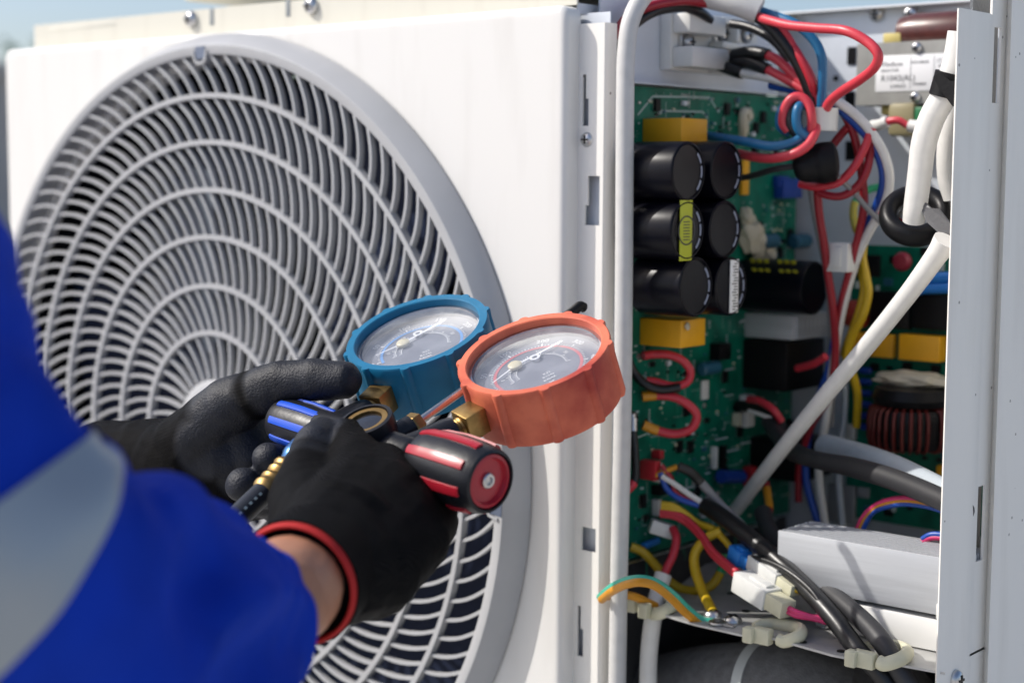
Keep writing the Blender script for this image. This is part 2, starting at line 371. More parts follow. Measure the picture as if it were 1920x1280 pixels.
for i in (6, 5, 4, 3, 2, 1, 0):
    proto = None
    for k in range(NB[i]):
        a = 2*PI*k/NB[i]+math.radians(OFF[i])
        if cnt < 300:
            if proto is None: o = vane_mesh(i).build('vane', M_grille, grille, smooth=40, origin=(0, 0, 0)); proto = o
            else: o = proto.copy(); COL.objects.link(o)
            o.rotation_euler = (0, -a, 0); cnt += 1
        else:
            vm = vane_mesh(i); R = Matrix.Rotation(-a, 3, 'Y'); rest.add([R @ q for q in vm.v], vm.f)
o = rest.build('inner_vanes', M_grille, grille, smooth=40, origin=(0, 0, 0)); o['kind'] = 'stuff'
# ---- chamber, fan
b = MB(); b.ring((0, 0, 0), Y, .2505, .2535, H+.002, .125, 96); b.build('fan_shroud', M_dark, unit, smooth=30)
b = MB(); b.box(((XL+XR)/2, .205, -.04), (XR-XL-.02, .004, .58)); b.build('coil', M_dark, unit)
b = MB(); b.box((XL-.0055, .145, -.035), (.004, .235, .595), ch=.001); b.build('end_panel', M_panel, unit)
b = MB(); b.box((0, .145, -.355), (.95, .26, .03), ch=.004); b.build('base_tray', M_side, unit)
for sx in (-.18, .36):
    b = MB(); b.box((sx, .145, -.375), (.06, .30, .018), ch=.003); b.build('foot', M_galv, unit)
fb = MB(); fb.lathe((0, .055, 0), Y, [(.0005, -.012), (.03, -.011), (.046, -.004), (.05, .006), (.05, .05)], 48)
fan = fb.build('fan', M_navy, unit)
for k in range(3):
    a0 = 2*PI*k/3+.9; vs = []; fs = []; nr, na = 14, 18
    for i in range(nr+1):
        r = .045+.19*i/nr; sw = .55*(i/nr)**1.3; wd = .75+.35*(i/nr)
        for j in range(na+1):
            t = j/na; a = a0+sw+(t-.5)*wd*1.5; y = .048+.055*t+.012*math.sin(PI*t)
            vs.append((r*math.cos(a), y, r*math.sin(a)))
    for i in range(nr):
        for j in range(na): q = i*(na+1)+j; fs.append((q, q+1, q+na+2, q+na+1))
    b = MB(); b.add(vs, fs); o = b.build('blade', M_navy, fan); sm = o.modifiers.new('s', 'SOLIDIFY'); sm.thickness = .003
# ---- top: rail/lid over the fan chamber
b = MB(); zl = .2685
b.box(((XL+.286)/2+.006, .030, zl+.0065), (.286-XL-.020, .0014, .017)); rail = b.build('top_rail', M_rail, unit)
b = MB(); b.box(((XL+.286)/2+.006, .155, zl+.0085), (.286-XL-.020, .250, .0014), ch=.0004); b.box((-.175, .034, zl+.011), (.085, .010, .006), ch=.002); b.build('lid', M_rail, unit)
for px, py in ((360, 37), (585, 12)): screw(at(px, py, 'y', .029), -Y, .0055, unit)
for px, py in ((397, 32), (540, 15)):
    p = at(px, py, 'y', .0292); b = MB(); b.box(p, (.004, .0006, .011), ch=.0002); b.build('slot', mat('slot_grey', (.22, .24, .25), .6), rail)
p = at(470, -4, 'y', .09); b = MB(); b.box(p+Z*.004, (.09, .05, .012), ch=.003); b.build('cable_bracket', M_rail, unit)
# ---- control compartment walls
YB = .262; XS = .4975
b = MB(); b.box((.385, YB+.0010, -.035), (.235, .0016, .628)); bw = b.build('rear_wall', M_galv, unit)
b = MB(); b.box((.385, YB-.004, .2797), (.235, .012, .0012)); b.build('rear_wall_lip', mat('bright_lip', (.75, .76, .78), .3, metal=.3), unit)
screw(at(1645, 27, 'y', YB), -Y, .0050, unit); screw(at(1708, 27, 'y', YB-.006), -Y, .0050, unit)
for px, py, sx, sz in ((1597, 105, .006, .011), (1593, 190, .007, .012), (1567, 147, .003, .003), (1595, 283, .007, .012), (1713, 478, .006, .004)):
    b = MB(); b.box(at(px, py, 'y', YB-.0004), (sx, .0008, sz)); b.build('wall_slot', M_black, unit)
# plate above the board, on the partition
XP = .286
p1 = at(1455, 176, 'x', XP)
b = MB(); b.box((XP-.0006, .045+(p1.y-.045)/2, (.2265+.279)/2), (.0012, p1.y-.045, .0525)); b.box((XP+.004, .045+(p1.y-.045)/2, .2262), (.009, p1.y-.045, .0012)); b.build('upper_plate', M_galv, unit)
# ---- right side panel: tab, recess with slots, main sheet
ya = at(1779, 640, 'x', XS).y
y1, y2, ym, y2b, y3, y4 = (at(1836, 640, 'x', XS).y, at(1839, 640, 'x', XS-.002).y, at(1844, 640, 'x', XS-.002).y, at(1857, 640, 'x', XS-.002).y, at(1866, 640, 'x', XS-.002).y, at(1882, 640, 'x', XS+.004).y)
prof = [(XS-.0006, ya), (XS, ya+.0008), (XS, y1), (XS-.002, y2), (XS-.002, ym), (XS-.002, y2b), (XS-.002, y3), (XS+.0028, y4-.002), (XS+.004, y4+.001), (XS+.004, .27)]
def zs_(py): return at(1848, py, 'x', XS-.002).z
zz = [-.335, zs_(1046), zs_(960), zs_(908), zs_(192), zs_(120), zs_(48), at(1815, 18, 'x', XS).z]
sp = MB(); sp.sheet(prof, zz, [(4, 1), (4, 2), (4, 4), (4, 5)], .0012)
side = sp.build('side_panel', M_side, unit, smooth=40)
b = MB(); b.sheet(prof[3:], [zz[-1], .283], (), .0012); b.build('side_panel_top', M_side, unit, smooth=40)
b = MB(); b.box((XS-.012, y3-.004, -.03), (.0015, .03, .6)); b.build('side_frame', mat('side_frame_metal', (.16, .17, .18), .5, metal=.4, bump=.4, bscale=700), unit)
screw(at(1790, 1272, 'x', XS), X, .0048, unit)
# ---- dark sheets painting the shade on the walls below board and shelf
M_shade = mat('insulation_sheet', (.035, .037, .042), .7, bump=.3, bscale=200, var=.3, vscale=30)
b = MB(); b.box((XP+.0008, .15, -.194), (.0016, .205, .286)); b.box((.392, YB-.0014, -.205), (.205, .0016, .262)); b.build('insulation', M_shade, unit)
# ---- shelf
ZS = -.066; YS = .05
def shelf_y(px, py): return at(px, py, 'z', ZS)
edge = [shelf_y(*q) for q in ((1218, 1143), (1300, 1168), (1392, 1189), (1425, 1189), (1468, 1200), (1560, 1226), (1590, 1232), (1640, 1236), (1772, 1260))]
poly = [(.2885, .20)]+[(.2885, .155), (edge[0].x-.004, edge[0].y+.012)]+[(q.x, q.y) for q in edge]+[(.4955, edge[-1].y), (.4955, .2595), (.2885, .2595)]
b = MB(); b.prism(poly, (0, 0, ZS), X, Y, Z, -.0012, 0); shelf = b.build('shelf', mat('shelf_metal', (.50, .50, .49), .45, metal=.35, bump=.05, bscale=300, var=.22, vscale=60), unit)
for px, py in ((1256, 1150), (1505, 1204), (1577, 1221), (1370, 1113), (1398, 1146)):
    b = MB(); p = shelf_y(px, py); b.lathe(p+Z*.0003, Z, [(.0022, 0), (.0022, .0003)], 16); b.build('shelf_hole', M_black, shelf)

# ================================================================== CIRCUIT BOARD ON THE PARTITION
XB = .2885; BT = .0016
board = thing('circuit_board', (XB, .15, -.05), 'green main circuit board on the partition with six black capacitors', 'circuit board')
def bz(py, px, x=XB+BT): return at(px, py, 'x', x).z
b = MB(); yb0, yb1 = .060, .252
b.box((XB+BT/2, (yb0+yb1)/2, (.2245-.0475)/2), (BT, yb1-yb0, .2245+.0475)); b.build('board', M_board, board)
XC = XB+BT
def onb(px, py, x=XC): return at(px, py, 'x', x)
def can(px, py, r, L, name='capacitor', off=.020):
    """electrolytic can standing off the board; (px,py) is the middle of its free end"""
    e = at(px, py, 'x', XC+L); b = MB(); o = Vector((XC+off, e.y, e.z)); L = L-off; b.box((XC+off/2, e.y+.004, e.z), (off+.0005, r*1.0, r*.5))
    b.lathe(o, X, [(r*.98, 0), (r, .002), (r, L-.0016), (r*.985, L-.0006), (r*.93, L), (r*.90, L-.0002), (r*.89, L-.0012), (.0004, L-.0012)], 40)
    return b.build(name, M_can, board), o
rows = [((1292, 322), (1364, 320), .0162), ((1290, 432), (1361, 430), .0162), ((1306, 538), (1372, 537), .0165)]
for (a, c, r) in rows:
    for j, q in enumerate((a, c)):
        o, base = can(q[0], q[1], r, .054)
        e = base+X*.0332; rr_ = random.Random(int(q[0]))
        # curved printed stripe on the free end
        b = MB(); vs = []; fs = []
        for k in range(15):
            t = math.radians(-48+96*k/14)
            for rad in (r*.76, r*.86): vs.append(e+Vector((.0001, math.cos(t)*rad, math.sin(t)*rad)))
        for k in range(14):
            if k % 5 != 4: fs.append((2*k, 2*k+1, 2*k+3, 2*k+2))
        b.add(vs, fs); b.build('end_print', mat('can_print', (.22, .25, .34), .5), o)
        if j == 0 and q[1] == 432:
            b = MB(); b.box(e+Vector((.0004, -.0015, 0)), (.0004, .0115, .0325), ch=.0001); b.build('sticker', mat('sticker_yellow', (.42, .45, .02), .5), o)
            b = MB(); b.ring(e+Vector((.0008, -.0012, .0)), X, .0072, .0080, -.0001, .0001, 40)
            for k in range(7): b.box(e+Vector((.0007, -.0012, -.005+.0016*k)), (.0001, .006, .0005))
            b.build('sticker_print', M_print, o)
        if j == 1 and q[1] == 537:
            b = MB(); b.box(e+Vector((.0004, .003, 0)), (.0004, .0085, .0300), ch=.0001); s_ = b.build('sticker', M_paper, o)
            b = MB()
            for k in range(17): b.box(e+Vector((.0007, .003+(.0012 if k % 3 else 0), -.013+.0016*k)), (.0001, .003+.003*((k*7) % 4)/4, .0006))
            b.build('sticker_print', M_print, o)
# white glue drips joining can ends
for pts in (((1326, 396, .335), (1345, 400, .335), (1352, 415, .337), (1353, 432, .338)), ((1345, 518, .337), (1352, 530, .338), (1350, 548, .338), (1346, 560, .335), (1358, 566, .334))):
    b = MB(); b.tube(spline([at(a, c, 'x', x) for a, c, x in pts]), [.0016]*(8*(len(pts)-1))+[.0024], 8); b.build('glue', M_glue, board)
# big back can with yellow lettering
o, base = can(1528, 540, .0165, .050, off=.001); b = MB()
for k in range(9):
    for q in range(2):
        a = math.radians(118+q*26); c = base+X*(.005+.0048*k)+Vector((0, math.cos(a), math.sin(a)))*.01655
        if (k*3+q) % 4: b.box(c, (.0026, .0012, .0044), Matrix.Rotation(a-PI/2, 3, 'X'))
b.build('lettering', mat('yellow_print', (.38, .36, .02), .5), o)
# boxes: (px0, py0, px1 corner, px2, py1) front face px0-px1, side face px1-px2
def boxcap(px0, px1, px2, py0, py1, name='film_capacitor', m=M_yel, ch=.0008, parent=board, x0=XC):
    # find outer x from the vertical corner edge; the box starts on the board
    lo, hi = x0+.002, x0+.09
    for _ in range(40):
        xm = (lo+hi)/2; e = at(px1, (py0+py1)/2, 'x', xm)
        # px of the inner front corner for that y
        d = Vector((x0, e.y, e.z))-CAM; q = 960+FPX*d.dot(rt)/d.dot(fw)
        if q > px0: lo = xm
        else: hi = xm
    x1 = xm; e = at(px1, (py0+py1)/2, 'x', x1); yb = at(px2, (py0+py1)/2, 'x', x1).y
    zt_ = at(px1, py0, 'x', x1).z; zb_ = at(px1, py1, 'x', x1).z
    b = MB(); b.box(((x0+x1)/2, (e.y+yb)/2, (zt_+zb_)/2), (x1-x0, yb-e.y, zt_-zb_), ch=ch); return b.build(name, m, parent)
boxcap(1204, 1278, 1327, 221, 270); o = boxcap(1199, 1276, 1323, 601, 653)
b = MB(); p = at(1288, 612, 'x', o.location.x+wloc(board).x+.0172)
boxcap(1386, 1394, 1406, 300, 366)
# aluminium heat sink block with fins on the board
hs = boxcap(1396, 1486, 1552, 592, 638, 'board_heat_sink', M_alu, .0004)
hp = wloc(hs); hd = [max(v.co[i] for v in hs.data.vertices) for i in range(3)]
for k in range(9):
    b = MB(); b.box((hp.x+hd[0]+.001, hp.y-hd[1]+.003+k*(2*hd[1]-.004)/8, hp.z), (.004, .0009, 2*hd[2]-.001)); b.build('fin', M_alu, hs)
boxcap(1392, 1475, 1545, 644, 735, 'power_module', M_black, .001)
boxcap(1330, 1352, 1372, 645, 676, 'relay', M_black); boxcap(1448, 1462, 1482, 330, 352, 'blue_trimmer', mat('blue_plastic', (.01, .05, .30), .4))
boxcap(1450, 1470, 1505, 335, 372, 'blue_relay', MATS['blue_plastic'])
boxcap(1312, 1318, 1330, 714, 750, 'connector', M_white); boxcap(1385, 1402, 1416, 742, 802, 'connector', M_white); boxcap(1372, 1384, 1392, 775, 800, 'connector', M_cream)
boxcap(1331, 1342, 1347, 838, 880, 'connector', M_white); boxcap(1347, 1356, 1364, 836, 878, 'chip', M_black)
boxcap(1198, 1228, 1240, 866, 902, 'connector', mat('red_plastic', (.42, .02, .03), .4)); boxcap(1222, 1236, 1242, 868, 905, 'connector', M_white)
boxcap(1220, 1238, 1246, 845, 862, 'connector', MATS['red_plastic'])
boxcap(1221, 1234, 1241, 937, 968, 'connector', M_white); boxcap(1392, 1410, 1420, 876, 914, 'connector', MATS['red_plastic']); boxcap(1405, 1500, 1560, 830, 905, 'power_module', M_black, .001)
boxcap(1220, 1240, 1260, 912, 930, 'relay', M_black)
b = MB(); p = onb(1392, 900); b.tube([onb(1352, 893, XC+.006), onb(1390, 893, XC+.006)], .0042, 16); b.build('capacitor', MATS['blue_plastic'], board)
for px, py, rx in ((1440, 452, .0048), (1500, 452, .0048), (1330, 690, .004)):
    b = MB(); q = onb(px, py, XC+.006); b.tube([q-Y*.009, q-Y*.008, q+Y*.008, q+Y*.009], [rx*.7, rx, rx, rx*.7], 14); b.build('resistor', mat('teal_body', (.02, .10, .16), .35), board)
# glue blobs near the cans
for px, py, s_ in ((1408, 440, .010), (1418, 460, .008), (1400, 405, .0055), (1440, 478, .006), (1400, 215, .005), (1398, 240, .003), (1289, 612, .002)):
    b = MB(); c = onb(px, py, XC+.004 if px != 1289 else XC+.030); n_ = 12; vs = []
    bm = bmesh.new(); bmesh.ops.create_icosphere(bm, subdivisions=3, radius=1)
    for q in bm.verts:
        d = q.co.normalized(); k = s_*(1+.45*noise.noise(d*1.7+Vector((px, py, 0))))
        q.co = Vector((d.x*k*.7, d.y*k*.8, d.z*k*1.1))
    bm.verts.index_update(); b.add([q.co+c for q in bm.verts], [tuple(q.index for q in f.verts) for f in bm.faces]); bm.free(); b.build('glue', M_glue, board)
b = MB(); b.tube(spline([onb(1397, 208, XC+.012), onb(1393, 215, XC+.014), onb(1392, 240, XC+.012), onb(1394, 268, XC+.004)]), .0026, 8); b.build('glue', M_glue, board)
# silkscreen frames and traces
b = MB()
def line(pts, w_=.0005, x=XC+.0001):
    for a, c in zip(pts[:-1], pts[1:]):
        A, C = onb(*a, x), onb(*c, x); d = (C-A); n_ = X.cross(d.normalized())*w_
        b.add([A-n_, A+n_, C+n_, C-n_], [(0, 1, 2, 3)])
line([(1196, 216), (1224, 181), (1330, 183), (1348, 212)]); line([(1228, 218), (1238, 208), (1318, 210), (1326, 222)])
for k in range(46):
    x0_, y0_ = random.uniform(1190, 1440), random.choice((random.uniform(655, 1010), random.uniform(185, 300)))
    if random.random() < .5: line([(x0_, y0_), (x0_+random.uniform(5, 26), y0_-random.uniform(0, 3))], .0002)
    else: line([(x0_, y0_), (x0_, y0_+random.uniform(10, 60))], .0002)
line([(1190, 822), (1225, 808)], .0004); b.build('silkscreen', M_silk, board, smooth=0)['kind'] = 'stuff'
b = MB()
for k in range(34):
    x0_, y0_ = random.uniform(1188, 1470), random.uniform(640, 1000); line([(x0_, y0_), (x0_+random.uniform(-3, 3), y0_+random.uniform(20, 110))], random.choice((.0003, .0005, .0009)), XC+.00006)
b.build('copper_traces', mat('trace_green', (.01, .16, .10), .3), board, smooth=0)['kind'] = 'stuff'
# small surface parts
smd = []
for k in range(300):
    px, py = random.uniform(1192, 1480), random.choice((random.uniform(660, 1010), random.uniform(665, 1000), random.uniform(185, 300), random.uniform(380, 640)))
    if py < 640 and px < 1395 and py > 280: px = random.uniform(1400, 1490)
    if py > 960-(px-1190)*.18+60: continue
    kind = random.random(); q = onb(px, py)
    if kind < .70: sz, m = (.0009, .0022, .0013), random.choice((M_black, M_silk, MATS['teal_body'], M_cream, M_steel))
    elif kind < .90: sz, m = (.0018, .0036, .0028), random.choice((M_black, M_black, MATS['teal_body'], M_galv))
    else: sz, m = (.0020, .0046, .0072), M_black
    b = MB(); b.box(q+X*sz[0]/2, sz); b.build('chip', m, board, smooth=0)
    if kind > .80:
        b = MB()
        for j in range(5):
            for s_ in (-1, 1): b.box(q+Vector((.0004, s_*(sz[1]/2+.0008), -sz[2]/2+(j+.5)*sz[2]/5)), (.0004, .0014, .0006))
        b.build('chip_legs', M_steel, board, smooth=0)
for px, py in ((1196, 668), (1210, 712), (1320, 760), (1300, 905), (1345, 925), (1265, 1000), (1362, 400), (1335, 378)):
    b = MB(); q = onb(px, py); b.lathe(q, X, [(.0018, 0), (.0015, .0009), (.0004, .0013)], 12); b.build('solder_joint', M_steel, board)
b = MB()
for k in range(520):
    q = Vector((XC+.00015, random.uniform(yb0+.004, yb1-.004), random.uniform(-.043, .222))); rr_ = random.choice((.0003, .0004, .0006, .0008))
    if random.random() < .4:
        n_ = random.randint(3, 9); dz = random.random() < .5
        for j in range(n_): c_ = q+Vector((0, 0 if dz else j*.0018, j*.0018 if dz else 0)); b.lathe(c_, X, [(rr_, 0), (rr_*.4, rr_*.8)], 6)
    else: b.lathe(q, X, [(rr_, 0), (rr_*.4, rr_*.8)], 6)
b.v = [Vector((q.x, min(q.y, yb1-.001), min(q.z, .2235))) for q in b.v]
b.build('solder_pads', mat('solder', (.50, .54, .52), .35, metal=.5), board, smooth=0)['kind'] = 'stuff'
b = MB(); b.box((XB+.0015, (yb0+yb1)/2-.01, -.0490), (.006, yb1-yb0-.02, .0012)); b.build('edge_rail', M_steel, board)

# ================================================================== UPRIGHT BOARD AT THE BACK
YR = .236
rb_ = thing('circuit_board', (.385, YR, -.02), 'smaller green circuit board at the rear with yellow boxes and a toroid coil', 'circuit board')
z0, z1 = at(1700, 985, 'y', YR).z, at(1700, 462, 'y', YR).z
xa = at(1592, 700, 'y', YR).x
b = MB(); b.box(((xa+.432)/2, YR+.0008, (z0+z1)/2), (.432-xa, .0016, z1-z0)); b.build('board', M_board, rb_)
def rbox(px0, px1, px2, py0, py1, name, m, ch=.0008):
    """front face px0..px1, right side to px2"""
    lo, hi = YR-.06, YR-.002
    for _ in range(40):
        ym_ = (lo+hi)/2; e = at(px1, (py0+py1)/2, 'y', ym_); d = Vector((e.x, YR, e.z))-CAM; q = 960+FPX*d.dot(rt)/d.dot(fw)
        if q > px2: lo = ym_
        else: hi = ym_
    a, e = at(px0, py0, 'y', ym_), at(px1, py1, 'y', ym_)
    b = MB(); b.box(((a.x+e.x)/2, (ym_+YR)/2, (a.z+e.z)/2), (e.x-a.x, YR-ym_, abs(a.z-e.z)), ch=ch); return b.build(name, m, rb_)
rbox(1600, 1674, 1682, 622, 672, 'film_capacitor', M_yel); rbox(1685, 1760, 1777, 626, 680, 'film_capacitor', M_yel)
rbox(1576, 1745, 1752, 872, 898, 'film_capacitor', M_yel); rbox(1755, 1800, 1812, 872, 908, 'film_capacitor', M_yel)
rbox(1632, 1704, 1712, 545, 618, 'relay', M_black, .001); rbox(1710, 1800, 1812, 550, 622, 'relay', M_black, .001)
rbox(1586, 1602, 1608, 795, 826, 'connector', M_white); rbox(1552, 1600, 1606, 905, 985, 'connector', mat('grey_plastic', (.25, .26, .27), .5)); rbox(1607, 1628, 1632, 912, 935, 'connector', MATS['grey_plastic'])
rbox(1622, 1648, 1652, 478, 520, 'relay', M_black)
for k in range(6):
    p = at(1623, 695+k*21, 'y', YR-.004); b = MB(); b.tube([p-X*.0040, p-X*.0030, p+X*.0030, p+X*.0040], [.0014, .0022, .0022, .0014], 12); b.build('resistor', MATS['blue_plastic'], rb_)
for px, py in ((1762, 522), (1752, 542)):
    p = at(px, py, 'y', YR-.012); b = MB(); b.tube(spline([p-X*.010-Z*.001, p-X*.007, p+X*.006+Z*.001, p+X*.014+Z*.0015]), .0034, 14); b.build('varistor', mat('bright_blue', (.02, .20, .62), .35), rb_)
p = at(1695, 490, 'y', YR-.006); b = MB(); b.lathe(p, -Y, [(.0055, 0), (.006, .003), (.0045, .006), (.0005, .0065)], 24); b.build('disc_capacitor', mat('dark_red', (.25, .02, .04), .45), rb_)
p = at(1606, 588, 'y', YR-.006); b = MB(); b.lathe(p, X, [(.008, -.006), (.0085, -.004), (.0085, .004), (.008, .006)], 24); b.build('coil', mat('rust_red', (.30, .03, .015), .5), rb_)
# toroid coil
tc_ = at(1705, 800, 'y', YR-.024); b = MB()
vs = []; fs = []; n1, n2 = 64, 20
for i in range(n1):
    a = 2*PI*i/n1
    for j in range(n2):
        c = 2*PI*j/n2; r = .0165+.0068*max(-1, min(1, 1.25*math.cos(c))); vs.append(tc_+Vector((r*math.cos(a), r*math.sin(a)*.95, .0115*max(-1, min(1, 1.25*math.sin(c))))))
for i in range(n1):
    for j in range(n2): fs.append((i*n2+j, i*n2+(j+1) % n2, ((i+1) % n1)*n2+(j+1) % n2, ((i+1) % n1)*n2+j))
b.add(vs, fs); tor = b.build('toroid_core', M_black, rb_)
for k in range(30):
    if k % 10 == 9: continue
    a = 2*PI*k/30-.25; pts = []
    for j in range(17):
        c = 2*PI*j/16; r = .0165+.0080*max(-1, min(1, 1.2*math.cos(c))); pts.append(tc_+Vector((r*math.cos(a), r*math.sin(a)*.95, .0126*max(-1, min(1, 1.2*math.sin(c))))))
    b = MB(); b.tube(pts, .0012, 6, caps=False); b.build('winding', M_enam, tor)
b = MB(); c = at(1710, 712, 'y', YR-.016)
bm = bmesh.new(); bmesh.ops.create_icosphere(bm, subdivisions=4, radius=1)
for q in bm.verts:
    d = q.co.normalized(); k = 1+.25*noise.noise(d*2.2); q.co = Vector((d.x*.024*k, d.y*.012*k, d.z*.0055*k))
bm.verts.index_update(); b.add([q.co+c for q in bm.verts], [tuple(q.index for q in f.verts) for f in bm.faces]); bm.free(); b.build('glue', M_glue, rb_)
b = MB(); b.lathe(at(1710, 745, 'y', YR-.022), Z, [(.022, -.004), (.024, 0), (.022, .006), (.001, .007)], 32); b.build('coil_cap', M_black, rb_)
for k in range(40):
    px, py = random.uniform(1600, 1790), random.choice((random.uniform(470, 545), random.uniform(685, 730), random.uniform(905, 980), random.uniform(840, 870)))
    q = at(px, py, 'y', YR); b = MB(); b.box(q-Y*.001, random.choice(((.003, .002, .0018), (.0055, .002, .0045), (.0018, .002, .0035)))); b.build('chip', random.choice((M_black, M_silk, M_black, M_cream, MATS['teal_body'])), rb_, smooth=0)

# ================================================================== REACTOR (transformer) ON THE REAR WALL
p0, p1 = at(1607, 80, 'y', .232), at(1820, 196, 'y', .232)
trf = thing('reactor_coil', ((p0.x+p1.x)/2, .245, p1.z), 'grey laminated reactor coil with white printed label on the rear wall', 'transformer')
zc = (at(1607, 83, 'y', .232).z+at(1607, 198, 'y', .232).z)/2; hz_ = abs(at(1607, 83, 'y', .232).z-at(1607, 198, 'y', .232).z); wx = p1.x-p0.x
for k in range(10):
    b = MB(); b.box((p0.x+wx/2, .2325+.0028*k+.0012, zc), (wx, .0026, hz_-(.0006 if k % 2 else 0))); b.build('lamination', mat('lamination_steel', (.36, .355, .33), .5, metal=.35, var=.2, vscale=90), trf, smooth=0)
lx0, lx1 = at(1641, 140, 'y', .2315), at(1786, 140, 'y', .2315); lz = (at(1700, 103, 'y', .2315).z+at(1700, 171, 'y', .2315).z)/2; lh = abs(at(1700, 103, 'y', .2315).z-at(1700, 171, 'y', .2315).z)
b = MB(); b.box(((lx0.x+lx1.x)/2, .2322, lz), (lx1.x-lx0.x, .0004, lh), ch=.00015); lab = b.build('label', M_paper, trf)
b = MB()
for (t, s_, fx_, fz) in (('Windson', .0044, .20, .76), ('REACTOR', .0026, .19, .58), ('R1043(AL)', .0052, .30, .36), ('2104225', .0030, .30, .14), ('W2108205', .0026, .58, .78), ('7904805', .0026, .58, .18), ('17.5A', .0032, .86, .80), ('6P', .0026, .84, .66), ('CLASS', .0026, .84, .50)):
    v_, f_ = text_mb(t, s_, (lx0.x+(lx1.x-lx0.x)*fx_, .23185, lz-lh/2+lh*fz), X, Z); b.add(v_, f_)
for fx_ in (.46, .76): b.box((lx0.x+(lx1.x-lx0.x)*fx_, .23185, lz), (.0002, .00005, lh*.9))
b.build('label_print', M_print, lab, smooth=0)
for sz_ in (1, -1):
    b = MB(); q = Vector((p0.x+wx*.62, .247, zc+sz_*(hz_/2+.006)))
    b.lathe(q-X*.0, X, [(.004, -.026), (.010, -.024), (.012, -.015), (.012, .015), (.010, .024), (.004, .026)], 28); b.build('coil', mat('varnish', (.10, .03, .025), .3, var=.4, vscale=150), trf)
    b = MB(); b.box(Vector((p0.x+wx*.28, .246, zc+sz_*(hz_/2+.003))), (.012, .02, .006), ch=.001); b.build('bobbin_end', mat('bobbin_yellow', (.55, .45, .15), .5), trf)
    b = MB(); b.box(Vector((p0.x+wx*.88, .246, zc+sz_*(hz_/2+.003))), (.014, .02, .006), ch=.001); b.build('bobbin_end', MATS['bobbin_yellow'], trf)
    screw(Vector((p0.x+wx*.53, .2325, zc+sz_*(hz_/2-.004))), -Y, .0034, trf, 'bolt')
q = at(1745, 228, 'y', .24); b = MB(); b.box(q, (.012, .02, .017), ch=.001); b.build('insulation_tape', mat('green_tape', (.01, .14, .05), .4), trf)
q = at(1702, 228, 'y', .24); b = MB(); b.box(q+Z*.001, (.018, .02, .020), ch=.003); b.build('winding_wrap', mat('kraft', (.28, .24, .13), .5), trf)

# ================================================================== TERMINAL BLOCK ON THE PARTITION
tb = thing('terminal_block', onb(1320, 130), 'white terminal block with steel screws above the green board', 'terminal block')
ya_, yb_ = onb(1236, 90, XP).y, onb(1400, 90, XP).y
zt_, zb_ = onb(1300, 22, XP+.02).z, onb(1300, 130, XP+.02).z
b = MB(); b.box((XP+.004, (ya_+yb_)/2, (zt_+zb_)/2), (.008, yb_-ya_, zt_-zb_), ch=.0012); b.build('base', M_white, tb)
h_ = zt_-zb_
def tbx(f0, f1, g0, g1, d0, d1, name='partition_block', m=M_white):
    b = MB(); b.box((XP+(d0+d1)/2, ya_+(yb_-ya_)*(f0+f1)/2, zb_+h_*(g0+g1)/2), (d1-d0, (yb_-ya_)*(f1-f0), h_*(g1-g0)), ch=.0009); return b.build(name, m, tb)
tbx(.02, .42, .64, .98, .008, .020); tbx(.02, .42, .04, .40, .008, .022); tbx(.42, .98, .88, 1.0, .008, .018); tbx(.42, .98, .44, .56, .008, .018); tbx(.55, .58, .56, .88, .008, .02); tbx(.42, .98, .0, .10, .008, .016)
for f_, g_ in ((.52, .72), (.80, .74), (.50, .28), (.66, .26), (.82, .27), (.14, .5)):
    c = Vector((XP+.008, ya_+(yb_-ya_)*f_, zb_+h_*g_)); b = MB(); b.box(c+X*.001, (.003, .012, .010), ch=.0004); b.build('clamp_plate', M_steel, tb); screw(c+X*.003, X, .0045, tb)

# ================================================================== WIRES, CABLES
WM = {}
def wm(k):
    c = {'red': (.55, .03, .05), 'coral': (.62, .05, .07), 'darkred': (.30, .008, .02), 'blue': (.015, .14, .30), 'navy': (.01, .07, .38), 'black': (.008, .008, .009), 'white': (.70, .69, .66), 'grey': (.22, .22, .23), 'yellow': (.58, .38, .01), 'orange': (.60, .26, .01), 'green': (.02, .33, .14), 'teal': (.05, .42, .30), 'pink': (.65, .04, .16), 'charcoal': (.025, .025, .028), 'sleeve': (.56, .555, .54), 'paleblue': (.45, .50, .54)}[k]
    return mat('insulation_'+k, c, .36 if k not in ('sleeve', 'charcoal') else .5, var=.08, vscale=160, bump=.06, bscale=600)
def wire(name, label, pts, r, col, cat='wire', group=None, sheath=(), n=10, rads=None, flat=1):
    """pts: (px, py, depth axis y)"""
    P = spline([at(a, c, 'y', y) for a, c, y in pts]); b = MB()
    rr_ = r if rads is None else [np.interp(i/(len(P)-1), np.linspace(0, 1, len(rads)), rads) for i in range(len(P))]
    b.tube(P, rr_ if rads is None else list(map(float, rr_)), n, flat=flat); o = b.build(name, wm(col), None, smooth=60)
    tag(o, label, cat, group or {'wire': 'wires in the open compartment', 'cable': 'cables in the open compartment', 'cable_sleeve': 'white sleeves in the open compartment'}.get(name))
    for (i0, i1, rr2, c2, nm) in sheath:
        k0, k1 = int(i0*(len(P)-1)), max(int(i0*(len(P)-1))+1, int(i1*(len(P)-1))); b = MB(); b.tube(P[k0:k1+1], rr2, n); b.build(nm, wm(c2) if isinstance(c2, str) else c2, o, smooth=60)
    return o
U = .0027
